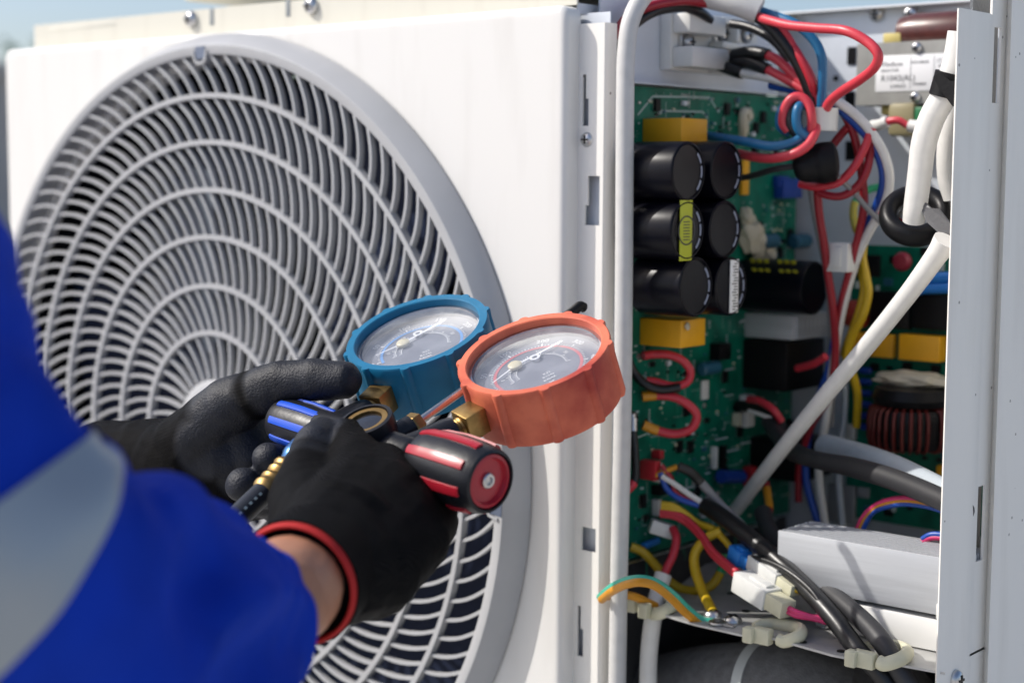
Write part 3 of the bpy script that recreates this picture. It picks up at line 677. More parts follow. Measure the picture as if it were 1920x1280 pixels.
# white conduit running down beside the flange
wire('conduit', 'thick pale conduit running straight down beside the panel flange', [(1250, -38, .055), (1212, -12, .042), (1186, 30, .033), (1175, 90, .030), (1172, 200, .029), (1170, 500, .029), (1167, 800, .029), (1161, 1060, .029), (1157, 1300, .029)], .0049, 'sleeve', 'conduit', n=18)
wire('wire', 'dark red wire curving behind the pale conduit near the top', [(1137, 130, .046), (1139, 100, .047), (1150, 70, .049), (1175, 35, .055), (1220, 12, .068), (1280, 2, .09), (1330, 8, .11)], .0026, 'darkred')
wire('wire', 'thick black wire curving from the terminal block behind the conduit', [(1139, 185, .052), (1141, 160, .052), (1150, 115, .054), (1172, 65, .058), (1220, 25, .072), (1275, 14, .095), (1310, 22, .11), (1330, 38, .125)], .0030, 'black')
wire('cable_sleeve', 'wide white sleeve feeding wires in above the terminal block', [(1270, -22, .10), (1330, -8, .11), (1385, 6, .115), (1424, 22, .12)], .0075, 'sleeve', 'sleeve', n=20)
wire('wire', 'red wire making a wide loop out over the reactor label', [(1415, 30, .12), (1440, 38, .115), (1480, 48, .11), (1530, 53, .105), (1585, 58, .10), (1625, 78, .10), (1646, 102, .10), (1640, 126, .103), (1612, 150, .11), (1575, 174, .12), (1553, 196, .128), (1545, 225, .135)], U, 'coral')
wire('wire', 'blue wire bending down from the sleeve into the white ferrite collar', [(1415, 18, .125), (1445, 28, .125), (1490, 45, .125), (1525, 75, .128), (1541, 110, .13), (1542, 160, .132), (1539, 215, .135)], U, 'blue')
wire('wire', 'black wire running down from the sleeve into the white ferrite collar', [(1420, 34, .118), (1450, 58, .12), (1485, 105, .125), (1510, 155, .13), (1528, 215, .135)], U*1.05, 'black')
wire('wire', 'coral red wire descending beside the black one, slightly twisted', [(1445, 45, .122), (1470, 62, .125), (1492, 98, .128), (1514, 132, .132), (1528, 168, .134), (1531, 215, .136)], U, 'coral')
wire('wire', 'second coral red wire twisted round its neighbour below the sleeve', [(1452, 52, .126), (1478, 76, .128), (1500, 108, .126), (1520, 150, .129), (1524, 170, .132), (1524, 215, .138)], U*.9, 'red')
wire('wire', 'short red wire with black boot leaving the upper terminal screws', [(1376, 104, .145), (1410, 98, .14), (1440, 104, .138), (1462, 116, .137), (1485, 138, .136), (1512, 164, .136)], U, 'coral', sheath=[(0, .42, U*1.4, 'black', 'boot')])
wire('wire', 'short red wire with black boot leaving the lower terminal screws', [(1375, 118, .145), (1405, 118, .14), (1440, 132, .138), (1465, 145, .137), (1490, 158, .136), (1515, 172, .136)], U, 'coral', sheath=[(0, .42, U*1.4, 'black', 'boot')])
wire('wire', 'black wire rising to the top terminal screw beside the sleeve', [(1372, 45, .14), (1400, 50, .138), (1430, 62, .136), (1455, 80, .134), (1480, 110, .133)], U, 'black')
wire('wire', 'white wire crossing from the terminal block down past the ferrite to the rear board', [(1340, 118, .14), (1370, 130, .14), (1400, 139, .14), (1440, 146, .138), (1500, 163, .138), (1560, 186, .14), (1600, 212, .145), (1635, 250, .15), (1660, 295, .155), (1668, 340, .16), (1658, 385, .165), (1632, 430, .17), (1608, 480, .175), (1588, 545, .18), (1572, 620, .185), (1560, 700, .19), (1548, 790, .195), (1535, 880, .2), (1548, 990, .2)], U, 'white', sheath=[(0, .10, U*1.4, 'black', 'boot')])
wire('wire', 'deep blue wire following the white one round the ferrite', [(1445, 160, .145), (1500, 172, .142), (1555, 192, .145), (1600, 228, .15), (1635, 268, .155), (1654, 312, .16), (1655, 350, .165), (1640, 395, .17), (1622, 430, .175), (1600, 490, .18), (1575, 580, .185), (1555, 690, .19), (1530, 760, .195), (1514, 830, .2), (1512, 900, .2), (1528, 960, .2), (1545, 1010, .2)], U*.95, 'navy')
# ferrite collar with loops round it
fe = thing('ferrite_collar', at(1535, 250, 'y', .135), 'white plastic ferrite collar with red, black and blue wires wound round it', 'ferrite')
b = MB(); c = at(1535, 224, 'y', .135); b.ring(c, (Z*1+X*.02).normalized(), .0072, .0108, -.0064, .0064, 40); b.build('collar', M_white, fe)
def loop(nm, lab_, pts, col): wire('wire', lab_, pts, U, col)
loop('w', 'blue wire wound as the outermost turn on the ferrite collar', [(1530, 190, .140), (1505, 186, .132), (1478, 192, .125), (1463, 215, .122), (1464, 238, .122), (1480, 250, .126)], 'blue')
loop('w', 'coral wire turn wound round the left of the ferrite collar', [(1520, 262, .124), (1522, 225, .121), (1516, 196, .121), (1500, 182, .120), (1483, 186, .118), (1471, 205, .117), (1468, 230, .118), (1478, 246, .120)], 'coral')
loop('w', 'dark grey wire turn wound between red and blue on the ferrite collar', [(1512, 200, .13), (1495, 192, .125), (1484, 205, .120), (1481, 228, .119), (1488, 246, .121), (1500, 256, .124)], 'charcoal')
loop('w', 'light blue wire turn wound closest to the ferrite collar', [(1512, 198, .126), (1498, 200, .118), (1493, 220, .116), (1497, 242, .117), (1512, 256, .120), (1527, 258, .124)], 'blue')
wire('wire', 'blue wire running from the upper yellow box towards the ferrite', [(1328, 255, .12), (1360, 260, .115), (1400, 266, .112), (1440, 274, .112), (1478, 270, .115), (1505, 256, .12), (1520, 240, .125)], U, 'blue')
wire('wire', 'coral wire sagging from the capacitors to the ferrite', [(1385, 288, .125), (1410, 294, .118), (1450, 297, .113), (1490, 288, .113), (1515, 272, .117), (1528, 250, .122), (1530, 238, .126)], U, 'coral')
# black rubber boot
bt = thing('rubber_boot', at(1530, 340, 'y', .135), 'black rubber boot hanging below the ferrite collar', 'boot')
P = [at(1494, 318, 'y', .125), at(1508, 314, 'y', .126), at(1530, 308, 'y', .13), at(1556, 304, 'y', .134), at(1573, 302, 'y', .137)]
b = MB(); b.tube(spline(P, 6), [float(np.interp(t, [0, .2, .35, .6, .85, .95, 1], [.006, .0085, .0095, .0118, .0112, .008, .002])) for t in np.linspace(0, 1, 25)], 28); b.build('boot', M_rubber, bt)
wire('wire', 'dark grey wire leaving the rubber boot towards the capacitors', [(1380, 335, .13), (1410, 330, .125), (1450, 318, .12), (1490, 312, .122), (1510, 312, .125)], .0018, 'charcoal')
wire('wire', 'dark grey lead rising from the rubber boot to the ferrite', [(1560, 320, .138), (1575, 335, .142), (1600, 360, .15), (1630, 395, .158), (1655, 420, .165)], .0016, 'grey')
for lab_, pts, c_ in (('red wire sweeping in a large arc below the rubber boot', [(1500, 345, .14), (1530, 350, .14), (1570, 343, .142), (1600, 315, .145), (1620, 280, .148), (1636, 240, .15)], 'red'),
                      ('darker red wire in the lower arc below the rubber boot', [(1525, 345, .145), (1540, 362, .146), (1575, 368, .148), (1605, 352, .15), (1625, 320, .152), (1635, 265, .155)], 'darkred'),
                      ('red wire dropping straight through the arcs towards the board', [(1578, 205, .15), (1598, 245, .152), (1610, 290, .155), (1618, 345, .158), (1620, 385, .162), (1612, 430, .168), (1598, 490, .174), (1580, 560, .18), (1568, 640, .186)], 'darkred'),
                      ('red wire from the ferrite bending left below the collar', [(1590, 238, .15), (1575, 255, .15), (1560, 275, .148), (1548, 295, .145)], 'darkred'),
                      ('red wire hanging down from the rubber boot past the black can', [(1532, 350, .15), (1536, 400, .155), (1544, 450, .16), (1552, 510, .168), (1562, 580, .176), (1566, 660, .186), (1555, 740, .19), (1520, 800, .195), (1500, 870, .2), (1497, 940, .2)], 'darkred')):
    wire('wire', lab_, pts, U*.9, c_)
wire('wire', 'green and yellow earth wire arching near the rear wall', [(1660, 350, .22), (1630, 355, .215), (1606, 375, .21), (1600, 400, .205), (1604, 425, .2), (1612, 440, .198)], .0024, 'green', sheath=[(.45, 1, .00245, 'yellow', 'yellow_stripe')])
wire('wire', 'grey cable hanging from the rubber boot along the board edge', [(1520, 350, .165), (1528, 400, .17), (1540, 460, .175), (1552, 520, .18), (1558, 600, .188), (1560, 700, .195), (1558, 800, .2)], .0022, 'grey')
wire('wire', 'grey wire standing upright near the rear board edge', [(1578, 690, .215), (1584, 740, .215), (1582, 790, .215), (1575, 830, .215), (1573, 900, .215), (1580, 985, .215)], .0022, 'paleblue')
# yellow wires
wire('wire', 'yellow wire curving down in front of the rear board', [(1622, 440, .19), (1617, 480, .188), (1624, 520, .186), (1628, 550, .185), (1618, 590, .186), (1598, 630, .19), (1588, 670, .195), (1598, 700, .2), (1608, 740, .205), (1606, 800, .21)], .0026, 'yellow')
wire('wire', 'second yellow wire lying against the first by the rear board', [(1616, 440, .195), (1612, 480, .193), (1617, 520, .191), (1619, 550, .19), (1607, 595, .192), (1590, 640, .195), (1582, 665, .2)], .0024, 'yellow')
# joint of white sleeves by the reactor
wire('wire', 'red wire pair joining two white crimp sleeves under the reactor', [(1636, 236, .205), (1650, 234, .20), (1665, 228, .198), (1685, 226, .198), (1705, 236, .2), (1740, 238, .2)], .0022, 'coral', sheath=[(.02, .42, .0034, 'white', 'crimp_sleeve'), (.80, 1, .0038, 'white', 'crimp_sleeve')])
wire('cable_sleeve', 'white woven sleeve bundle dropping in front of the reactor', [(1800, 60, .085), (1792, 110, .085), (1775, 170, .085), (1748, 220, .085), (1732, 270, .086), (1724, 330, .088), (1716, 390, .09), (1713, 415, .092)], .0062, 'white', 'sleeve', n=16, rads=[.006, .0062, .0066, .0066, .0062, .0060, .0056])
wire('cable_sleeve', 'second white sleeve partly hidden behind the side panel edge', [(1790, 200, .11), (1783, 240, .11), (1778, 290, .112), (1780, 335, .115), (1790, 370, .118)], .0060, 'white', 'sleeve', n=16)
tie = thing('cable_tie', at(1778, 195, 'y', .078), 'black tape tie wrapped round the white sleeve beside the panel edge', 'tie')
c = at(1780, 160, 'y', .085); b = MB(); b.ring(c, (at(1775, 170, 'y', .085)-at(1792, 110, 'y', .085)), .0064, .0086, -.006, .006, 28); b.build('band', M_rubber, tie)
b = MB(); vv = [at(a, c_, 'y', y) for a, c_, y in ((1749, 145, .076), (1763, 136, .076), (1782, 152, .076), (1800, 152, .076), (1800, 175, .076), (1786, 200, .076), (1770, 178, .076), (1762, 168, .076))]
b.add(vv+[q+Y*.0012 for q in vv], [tuple(range(8))[::-1], tuple(range(8, 16))]+[(i, (i+1) % 8, 8+(i+1) % 8, 8+i) for i in range(8)]); b.build('tail', M_rubber, tie, smooth=0)
# black ferrite ring with wires through
fr = thing('ferrite_ring', at(1715, 455, 'y', .11), 'large black ferrite ring with coloured wires passing through', 'ferrite')
c = at(1718, 404, 'y', .112); ax = (Y*-.55+Z*.55+X*.25).normalized(); b = MB(); vs = []; fs = []; u_, v_ = perp(ax)
for i in range(48):
    a = 2*PI*i/48; d = u_*math.cos(a)+v_*math.sin(a)
    for j in range(16):
        q = 2*PI*j/16; vs.append(c+d*(.0142+.0052*math.cos(q))+ax*(.0062*math.sin(q)))
for i in range(48):
    for j in range(16): fs.append((i*16+j, i*16+(j+1) % 16, ((i+1) % 48)*16+(j+1) % 16, ((i+1) % 48)*16+j))
b.add(vs, fs); b.build('ring', M_black, fr)
for lab_, pts, c_ in (('white wire entering the black ferrite ring', [(1668, 380, .13), (1680, 395, .122), (1695, 408, .115), (1712, 418, .11)], 'white'), ('red wire entering the black ferrite ring', [(1655, 400, .13), (1672, 408, .12), (1690, 414, .115), (1712, 420, .11)], 'coral'), ('teal wire entering the black ferrite ring', [(1690, 425, .118), (1705, 424, .113), (1720, 422, .11)], 'teal')):
    wire('wire', lab_, pts, .0024, c_)
tg = thing('tie_tag', at(1758, 432, 'y', .085), 'dark grey flag tag of a cable tie over the ferrite ring', 'tag')
b = MB(); vv = [at(a, c_, 'y', y) for a, c_, y in ((1724, 384, .088), (1735, 380, .088), (1744, 390, .086), (1760, 392, .084), (1782, 420, .082), (1782, 452, .082), (1768, 444, .083), (1737, 416, .086))]
b.add(vv+[q+Y*.0016 for q in vv], [tuple(range(8))[::-1], tuple(range(8, 16))]+[(i, (i+1) % 8, 8+(i+1) % 8, 8+i) for i in range(8)]); b.build('flag', mat('tag_grey', (.09, .09, .095), .5, bump=.2, bscale=500), tg, smooth=0)
# diagonal white sleeve
wire('cable_sleeve', 'long straight white sleeve slanting across the open compartment', [(1774, 450, .075), (1755, 480, .077), (1700, 555, .085), (1620, 655, .098), (1540, 750, .112), (1460, 850, .13), (1380, 955, .15)], .0048, 'white', 'sleeve', n=16, rads=[.0064, .0055, .0050, .0048, .0046, .0044, .0042])
wire('cable', 'black cable lying under the grey tube across the compartment', [(1440, 790, .17), (1475, 835, .15), (1500, 852, .14), (1540, 864, .13), (1600, 876, .12), (1680, 900, .105), (1770, 938, .085), (1810, 960, .075)], .0052, 'charcoal', 'cable', n=16, rads=[.0045, .0058, .0050, .0058, .0058, .0054])
wire('tube', 'pale blue grey tube slanting behind the side panel edge', [(1548, 838, .17), (1600, 850, .155), (1680, 875, .13), (1770, 916, .105), (1810, 935, .095)], .0056, 'paleblue', 'tube', n=16, rads=[.0078, .0070, .0056, .0050])
for lab_, dy, c_ in (('pink strand of the ribbon arching behind the aluminium heat sink', 0, 'pink'), ('orange strand of the ribbon arching behind the aluminium heat sink', 5, 'orange'), ('blue strand of the ribbon arching behind the aluminium heat sink', 10, 'navy')):
    wire('wire', lab_, [(1606+dy, 995, .12), (1622+dy, 965, .12), (1650, 943+dy, .118), (1690, 934+dy, .115), (1735, 938+dy, .11), (1780, 951+dy, .105)], .0016, c_)
for lab_, dy, c_ in (('pink wire end rising at the heat sink beside the panel edge', 0, 'pink'), ('blue wire end rising at the heat sink beside the panel edge', -6, 'navy')):
    wire('wire', lab_, [(1730, 1016+dy, .105), (1745, 1008+dy, .105), (1765, 1008+dy, .105), (1790, 1015+dy, .105)], .0016, c_)
# connector on the hanging bundle
cn = thing('plug_connector', at(1577, 508, 'y', .168), 'white plug connector on the hanging red and white bundle', 'connector')
p_ = at(1577, 482, 'y', .17); b = MB(); b.box(p_, (.014, .010, .017), ch=.0008); b.build('housing', M_white, cn); b = MB(); b.box(p_-Y*.0055, (.006, .002, .011), ch=.0004); b.build('latch', M_white, cn)
# red U-shaped jumpers on the board
wire('wire', 'upper red U-shaped jumper on the green board', [(1206, 667, .079), (1225, 664, .085), (1255, 665, .09), (1280, 676, .095), (1294, 695, .098), (1288, 716, .096), (1262, 724, .09), (1230, 716, .084), (1212, 714, .080)], .0025, 'red')
wire('wire', 'lower red U-shaped jumper on the green board', [(1204, 743, .078), (1230, 741, .084), (1262, 744, .09), (1290, 758, .095), (1306, 778, .098), (1296, 803, .096), (1265, 813, .091), (1230, 806, .084), (1206, 796, .079)], .0026, 'red', sheath=[(0, .14, .0030, 'orange', 'crimp'), (.86, 1, .0030, 'orange', 'crimp')])
wire('wire', 'black wire sagging between the two red jumpers', [(1178, 675, .07), (1190, 700, .073), (1210, 720, .076), (1240, 730, .082), (1275, 726, .09)], .0026, 'black')
wire('wire', 'black wire with ring terminal and red end beside the conduit', [(1186, 785, .068), (1186, 805, .066), (1190, 840, .065), (1192, 880, .064), (1190, 900, .063), (1182, 912, .06), (1168, 925, .058)], .0026, 'black', sheath=[(0, .2, .0030, M_steel, 'ring_terminal'), (.74, 1, .0027, 'red', 'red_end')])
screw(onb(1186, 782), X, .0036, board, 'bolt')
wire('wire', 'red wire leaving the white board connector to the right', [(1404, 748, .17), (1425, 752, .165), (1450, 768, .162), (1466, 790, .165)], .0023, 'red'); wire('wire', 'thin pale wire below the red one at the board connector', [(1404, 770, .17), (1430, 778, .167), (1455, 788, .168)], .0013, 'white')
wire('cable', 'black cable curving past the white board connector', [(1380, 760, .185), (1420, 765, .18), (1455, 785, .17), (1470, 815, .165), (1490, 850, .15)], .0036, 'black', 'cable')
wire('wire', 'red wire end bending at the power module', [(1495, 690, .185), (1525, 682, .18), (1548, 668, .178)], .0024, 'red')
# lower left bundles
wire('wire', 'thin orange and white wire from the small board plug', [(1226, 892, .083), (1245, 884, .086), (1270, 874, .09)], .0016, 'orange')
wire('cable', 'grey sheathed cable slanting from the board plug to the right', [(1272, 874, .09), (1295, 885, .095), (1315, 905, .10), (1350, 945, .105), (1400, 995, .105), (1440, 1050, .10)], .0028, 'grey', 'cable', sheath=[(0, .42, .0030, 'black', 'boot')])
wire('wire', 'white wire from the board plug to the black cable', [(1240, 892, .084), (1262, 905, .088), (1295, 928, .093), (1330, 950, .096)], .0017, 'white')
wire('wire', 'thin dark red wire from the board plug to the black cable', [(1240, 872, .085), (1258, 895, .088), (1268, 922, .09), (1300, 940, .094), (1335, 952, .097)], .0015, 'darkred')
wire('wire', 'deep blue wire from the board plug to the black cable', [(1238, 885, .084), (1250, 915, .087), (1275, 935, .09), (1320, 950, .096), (1345, 958, .098)], .0018, 'navy')
wire('cable', 'thick black cable sweeping down over the shelf to the cream clip', [(1322, 948, .097), (1345, 962, .094), (1390, 995, .088), (1440, 1035, .080), (1500, 1090, .070), (1560, 1155, .058), (1610, 1220, .050), (1650, 1262, .048), (1690, 1320, .05)], .0050, 'black', 'cable', n=16)
wire('cable', 'second black cable lying beside the first on the shelf', [(1430, 960, .13), (1445, 1000, .115), (1480, 1040, .10), (1530, 1090, .085), (1580, 1130, .072), (1630, 1175, .06), (1662, 1215, .052), (1690, 1262, .050), (1730, 1320, .052)], .0052, 'charcoal', 'cable', n=16)
wire('cable', 'thin black cable crossing over the white plugs', [(1410, 1046, .075), (1440, 1052, .072), (1480, 1072, .067), (1520, 1105, .062), (1545, 1140, .058), (1560, 1165, .056)], .0018, 'black', 'cable')
wire('cable', 'multicoloured thin cable hanging beside the slanted sleeve', [(1436, 905, .155), (1440, 930, .15), (1442, 955, .142), (1436, 985, .132), (1432, 1005, .125)], .0024, 'darkred', 'cable', sheath=[(.1, .5, .0025, 'orange', 'orange_strand')])
for j, (lab_, c_) in enumerate((('yellow wire curving out of the lower board plug', 'yellow'), ('second yellow wire curving out of the lower board plug', 'yellow'))):
    wire('wire', lab_, [(1240, 944+6*j, .083), (1262, 948+6*j, .086), (1285, 962+4*j, .09), (1310, 980+3*j, .092), (1340, 992+3*j, .092), (1365, 1020, .09), (1375, 1035, .088)], .0019, c_)
for j, lab_ in enumerate(('upper red wire of the pair running down to the white plug', 'lower red wire of the pair running down to the white plug')):
    wire('wire', lab_, [(1238, 958+6*j, .083), (1265, 962+6*j, .086), (1290, 975+7*j, .088), (1315, 1000+8*j, .086), (1335, 1030+8*j, .082), (1362, 1055+8*j, .077), (1392, 1080+8*j, .071)], .0019, 'red')
wire('wire', 'long yellow wire looping across the shaded tray', [(1182, 1024, .075), (1205, 1034, .08), (1230, 1060, .085), (1250, 1085, .088), (1280, 1104, .09), (1310, 1106, .092), (1335, 1096, .095), (1352, 1070, .10), (1360, 1040, .105)], .0027, 'yellow', sheath=[(.86, 1, .0028, 'green', 'green_stripe')])
wire('wire', 'yellow wire dropping to the shelf screw', [(1352, 994, .092), (1325, 1008, .088), (1304, 1035, .083), (1303, 1065, .078), (1316, 1105, .070), (1328, 1130, .062), (1337, 1148, .056)], .0029, 'yellow')
wire('wire', 'green and yellow earth wire bulging out in front of the flange', [(1126, 1119, .020), (1145, 1103, .012), (1170, 1090, .006), (1200, 1085, .006), (1230, 1092, .012), (1262, 1115, .026), (1290, 1143, .040), (1315, 1162, .047), (1338, 1168, .051)], .0024, 'teal')
wire('wire', 'orange wire side of the earth lead running to the shelf screw', [(1128, 1123, .0185), (1147, 1108, .0105), (1171, 1096, .0045), (1200, 1091, .0045), (1229, 1098, .0105), (1259, 1121, .0245), (1286, 1148, .038), (1312, 1166, .046), (1336, 1171, .050)], .0024, 'orange')
wire('wire', 'short orange wire returning under the earth wire', [(1127, 1120, .021), (1150, 1115, .028), (1175, 1115, .034), (1200, 1122, .042), (1230, 1136, .052)], .0023, 'orange')
wire('wire', 'red twin wires dropping from the white board plug', [(1262, 990, .088), (1268, 1010, .084), (1262, 1040, .078), (1250, 1065, .072), (1242, 1085, .067)], .0025, 'red')
wire('cable', 'white cable dropping through the shelf edge below the red wires', [(1244, 1076, .067), (1238, 1095, .064), (1232, 1120, .060), (1226, 1150, .054), (1220, 1190, .052), (1216, 1240, .052), (1215, 1310, .052)], .0050, 'white', 'cable', n=14)
pl = thing('plug_connector', at(1242, 1005, 'y', .086), 'white plug pushed on the board corner with red wires', 'connector')
d_ = (at(1264, 998, 'y', .092)-at(1219, 984, 'y', .082)).normalized(); u_, v_ = perp(d_); b = MB(); b.box((at(1264, 998, 'y', .092)+at(1219, 984, 'y', .082))/2, ((at(1264, 998, 'y', .092)-at(1219, 984, 'y', .082)).length, .008, .008), Matrix((d_, u_, v_)).transposed(), ch=.0008); b.build('housing', M_white, pl)
b = MB(); q = onb(1218, 1020, XC+.003); b.tube([q-Y*.006, q+Y*.008+Z*.001], .0022, 10); b.build('capacitor', MATS['bright_blue'], board)

# white plugs on the shelf: oriented along the image diagonal but lying in space
def plug(label, a, c, w_, h__, m=M_white, second=True):
    A, C = at(*a[:2], 'y', a[2]), at(*c[:2], 'y', c[2]); d = (C-A); L = d.length; d.normalize()
    v = (Z-d*Z.dot(d)).normalized(); u = d.cross(v); R = Matrix((d, u, v)).transposed()
    t = thing('plug_connector', (A+C)/2-Z*h__/2, label, 'connector', 'plug connectors on the wires')
    b = MB(); b.box(A+d*L*.34, (L*.66, w_, h__), R, ch=.0007); b.build('socket', m, t)
    b = MB(); b.box(A+d*L*.80, (L*.40, w_*.82, h__*.80), R, ch=.0006); b.build('plug', M_cream if m is M_white else m, t)
    b = MB(); b.box(A+d*L*.42+v*(h__*.5+.0006), (L*.36, w_*.45, .0014), R, ch=.0003); b.build('latch', m, t); return t
plug('white two-part plug joining red and pink wires on the shelf', (1388, 1086, .068), (1478, 1143, .056), .0125, .0115)
plug('white slim plug above the larger one on the shelf', (1410, 1050, .078), (1492, 1108, .066), .0085, .008)
plug('pale plug behind the slim white one on the shelf', (1428, 1040, .088), (1500, 1092, .076), .008, .0075)
plug('small blue plug over the shelf at the end of the yellow wires', (1376, 1032, .086), (1408, 1058, .080), .009, .009, MATS['bright_blue'])
for j, lab_ in enumerate(('upper pink wire leaving the large white plug', 'lower pink wire leaving the large white plug')):
    wire('wire', lab_, [(1470, 1134+8*j, .057), (1492, 1146+7*j, .056), (1520, 1155+3*j, .058), (1548, 1160+5*j, .060), (1575, 1175, .062)], .0015, 'pink')
wire('wire', 'short yellow wire leaving the slim white plug', [(1488, 1104, .067), (1505, 1108, .066), (1522, 1116, .064), (1540, 1135, .062)], .0018, 'yellow')
# screws and ring terminals on the shelf
for px, py in ((1336, 1152), (1374, 1163)):
    p_ = shelf_y(px, py+4); screw(p_, Z, .0052, unit)
for px, py, lab_ in ((1345, 1170, 'ring terminal'), (1545, 1175, 'ring')):
    p_ = shelf_y(px, py); b = MB(); b.ring(p_+Z*.0006, Z, .0022, .0048, 0, .0012, 20); b.box(p_+Z*.001+X*.007, (.008, .003, .001)); b.build('ring_terminal', M_steel, unit)
# cream clips
def clip(label, pts, blk):
    t = thing('cable_clip', shelf_y(*blk[0][:2]), label, 'cable clip', 'cream clips along the shelf edge')
    P = spline([at(a, c, 'y', y) for a, c, y in pts], 6); b = MB(); b.tube(P, .0032, 10, flat=1.15); b.build('hook', M_cream, t)
    for (px, py, sx) in blk:
        b = MB(); b.box(shelf_y(px, py)+Z*.000-Y*.0015, (sx, .006, .0085), ch=.001); b.build('foot', M_cream, t)
clip('cream plastic cable clip standing empty on the shelf edge', [(1416, 1178, .052), (1430, 1172, .056), (1455, 1170, .060), (1485, 1174, .060), (1502, 1180, .054), (1498, 1192, .046), (1472, 1202, .044), (1460, 1198, .044)], [(1408, 1188, .006), (1432, 1190, .011)])
clip('cream plastic cable clip holding the two black cables', [(1596, 1228, .050), (1615, 1218, .060), (1650, 1210, .066), (1685, 1212, .066), (1702, 1222, .056), (1690, 1234, .046), (1660, 1244, .042), (1648, 1240, .042)], [(1600, 1232, .006), (1624, 1234, .012)])
clip('cream plastic cable clip round the white cable at the shelf end', [(1210, 1140, .056), (1225, 1150, .048), (1245, 1146, .045), (1262, 1132, .052), (1255, 1122, .062), (1225, 1118, .07)], [(1182, 1130, .012), (1212, 1143, .006)])
# ---- finned heat sink and its white base board
hk = thing('heat_sink', (.437, .09, ZS), 'large finned aluminium heat sink block on the shelf', 'heat sink')
xh0, xh1, zh0, zh1 = at(1459, 993, 'y', .0751).x, .4935, -.0463, -.0165
b = MB(); b.box(((xh0+xh1)/2, .0762, (zh0+zh1)/2), (xh1-xh0, .0022, zh1-zh0), ch=.0003); b.build('face_plate', M_alu, hk)
for k in range(8):
    b = MB(); b.box(((xh0+xh1)/2+.0004*(k % 2), .0802+.0040*k, (zh0+zh1)/2+.0003), (xh1-xh0, .0014, zh1-zh0-.0006)); b.build('fin', M_alu, hk)
b = MB(); b.box(((xh0+xh1)/2, .092, zh0+.0022), (xh1-xh0-.002, .030, .004)); b.build('base_bar', M_alu, hk)
q = at(1766, 1146, 'y', .074); b = MB(); b.box(q, (.005, .004, .008), ch=.0008); b.build('stand_off', M_white, hk)
wb = MB(); wb.box(((.425+.4935)/2, .092, (ZS-.0490)/2+.0003), (.4935-.425, .034, abs(ZS+.0490)-.001), ch=.0006)
wb.box((.418, .0935, ZS+.0045), (.016, .030, .008), ch=.001); tag(wb.build('insulating_block', mat('white_block', (.80, .795, .77), .5, var=.05), None), 'plain white block under the aluminium heat sink', 'block')
b = MB(); b.box((.462, .094, -.0478), (.05, .022, .0022)); tag(b.build('driver_board', M_black, None), 'thin dark board sandwiched under the heat sink', 'board')
# ---- compressor under the shelf
cp = thing('compressor', (.40, .155, -.34), 'compressor wrapped in dark grey felt beneath the shelf', 'compressor')
b = MB(); cc = Vector((.375, .150, -.20)); prof = [(.0005, .108), (.03, .106), (.05, .098), (.062, .082), (.068, .06), (.069, 0), (.069, -.13)]
vs = []; fs = []; n_ = 64
for (r, h) in prof:
    for k in range(n_):
        a = 2*PI*k/n_; rr_ = r*(1+.05*noise.noise(Vector((math.cos(a)*2, math.sin(a)*2, h*30)))); vs.append(cc+Vector((rr_*math.cos(a), rr_*math.sin(a), h)))
for i in range(len(prof)-1):
    for k in range(n_): fs.append((i*n_+k, i*n_+(k+1) % n_, (i+1)*n_+(k+1) % n_, (i+1)*n_+k))
b.add(vs, fs); b.build('felt_jacket', M_felt, cp)
b = MB(); b.tube(spline([at(1235, 1300, 'y', .10), at(1330, 1282, 'y', .092), at(1420, 1280, 'y', .088), at(1500, 1290, 'y', .09), at(1570, 1320, 'y', .10)]), .0225, 24); b.build('wrapped_pipe', M_felt, cp)
b = MB(); q = at(1420, 1280, 'y', .088); b.ring(q, X, .0222, .0236, -.003, .003, 32); b.build('tape_band', mat('tape_grey', (.45, .47, .46), .5), cp)

# ================================================================== GAUGE MANIFOLD
nrm = cv(-.247, .855, .456).normalized()
def inpl(v): return (v-nrm*v.dot(nrm)).normalized()
FR, FB = dp(1000, 660, .875), dp(781, 620, .940)           # face centres of the red and blue gauge
sR, sB = inpl(cv(-.778, -.459, .425)), inpl(cv(-.512, -.520, .710))
R0, B0 = dp(758, 850, .846), dp(622, 806, .886)             # valve centres on the bar
ebar = (R0-B0).normalized()
man = thing('gauge_manifold', (R0+B0)/2-Z*.02, 'refrigerant manifold with blue and orange-red pressure gauges held in gloved hands', 'gauge manifold')
M_blueboot = mat('blue_boot', (.006, .145, .285), .48, spec=.3, bump=.06, bscale=400, var=.15, vscale=60)
M_redboot = mat('red_boot', (.70, .175, .095), .5, spec=.3, bump=.10, bscale=400, col2=(.36, .042, .030), vscale=34)
M_dial = mat('dial_face', (.185, .195, .235), .5)
M_mark = mat('dial_mark', (.85, .86, .88), .6)
M_body = mat('valve_black', (.012, .013, .017), .36, spec=.35, bump=.10, bscale=420, var=.25, vscale=120)
def plane_pt(px, py, o): d = ray(px, py); return CAM+d*((o-CAM).dot(nrm)/d.dot(nrm))
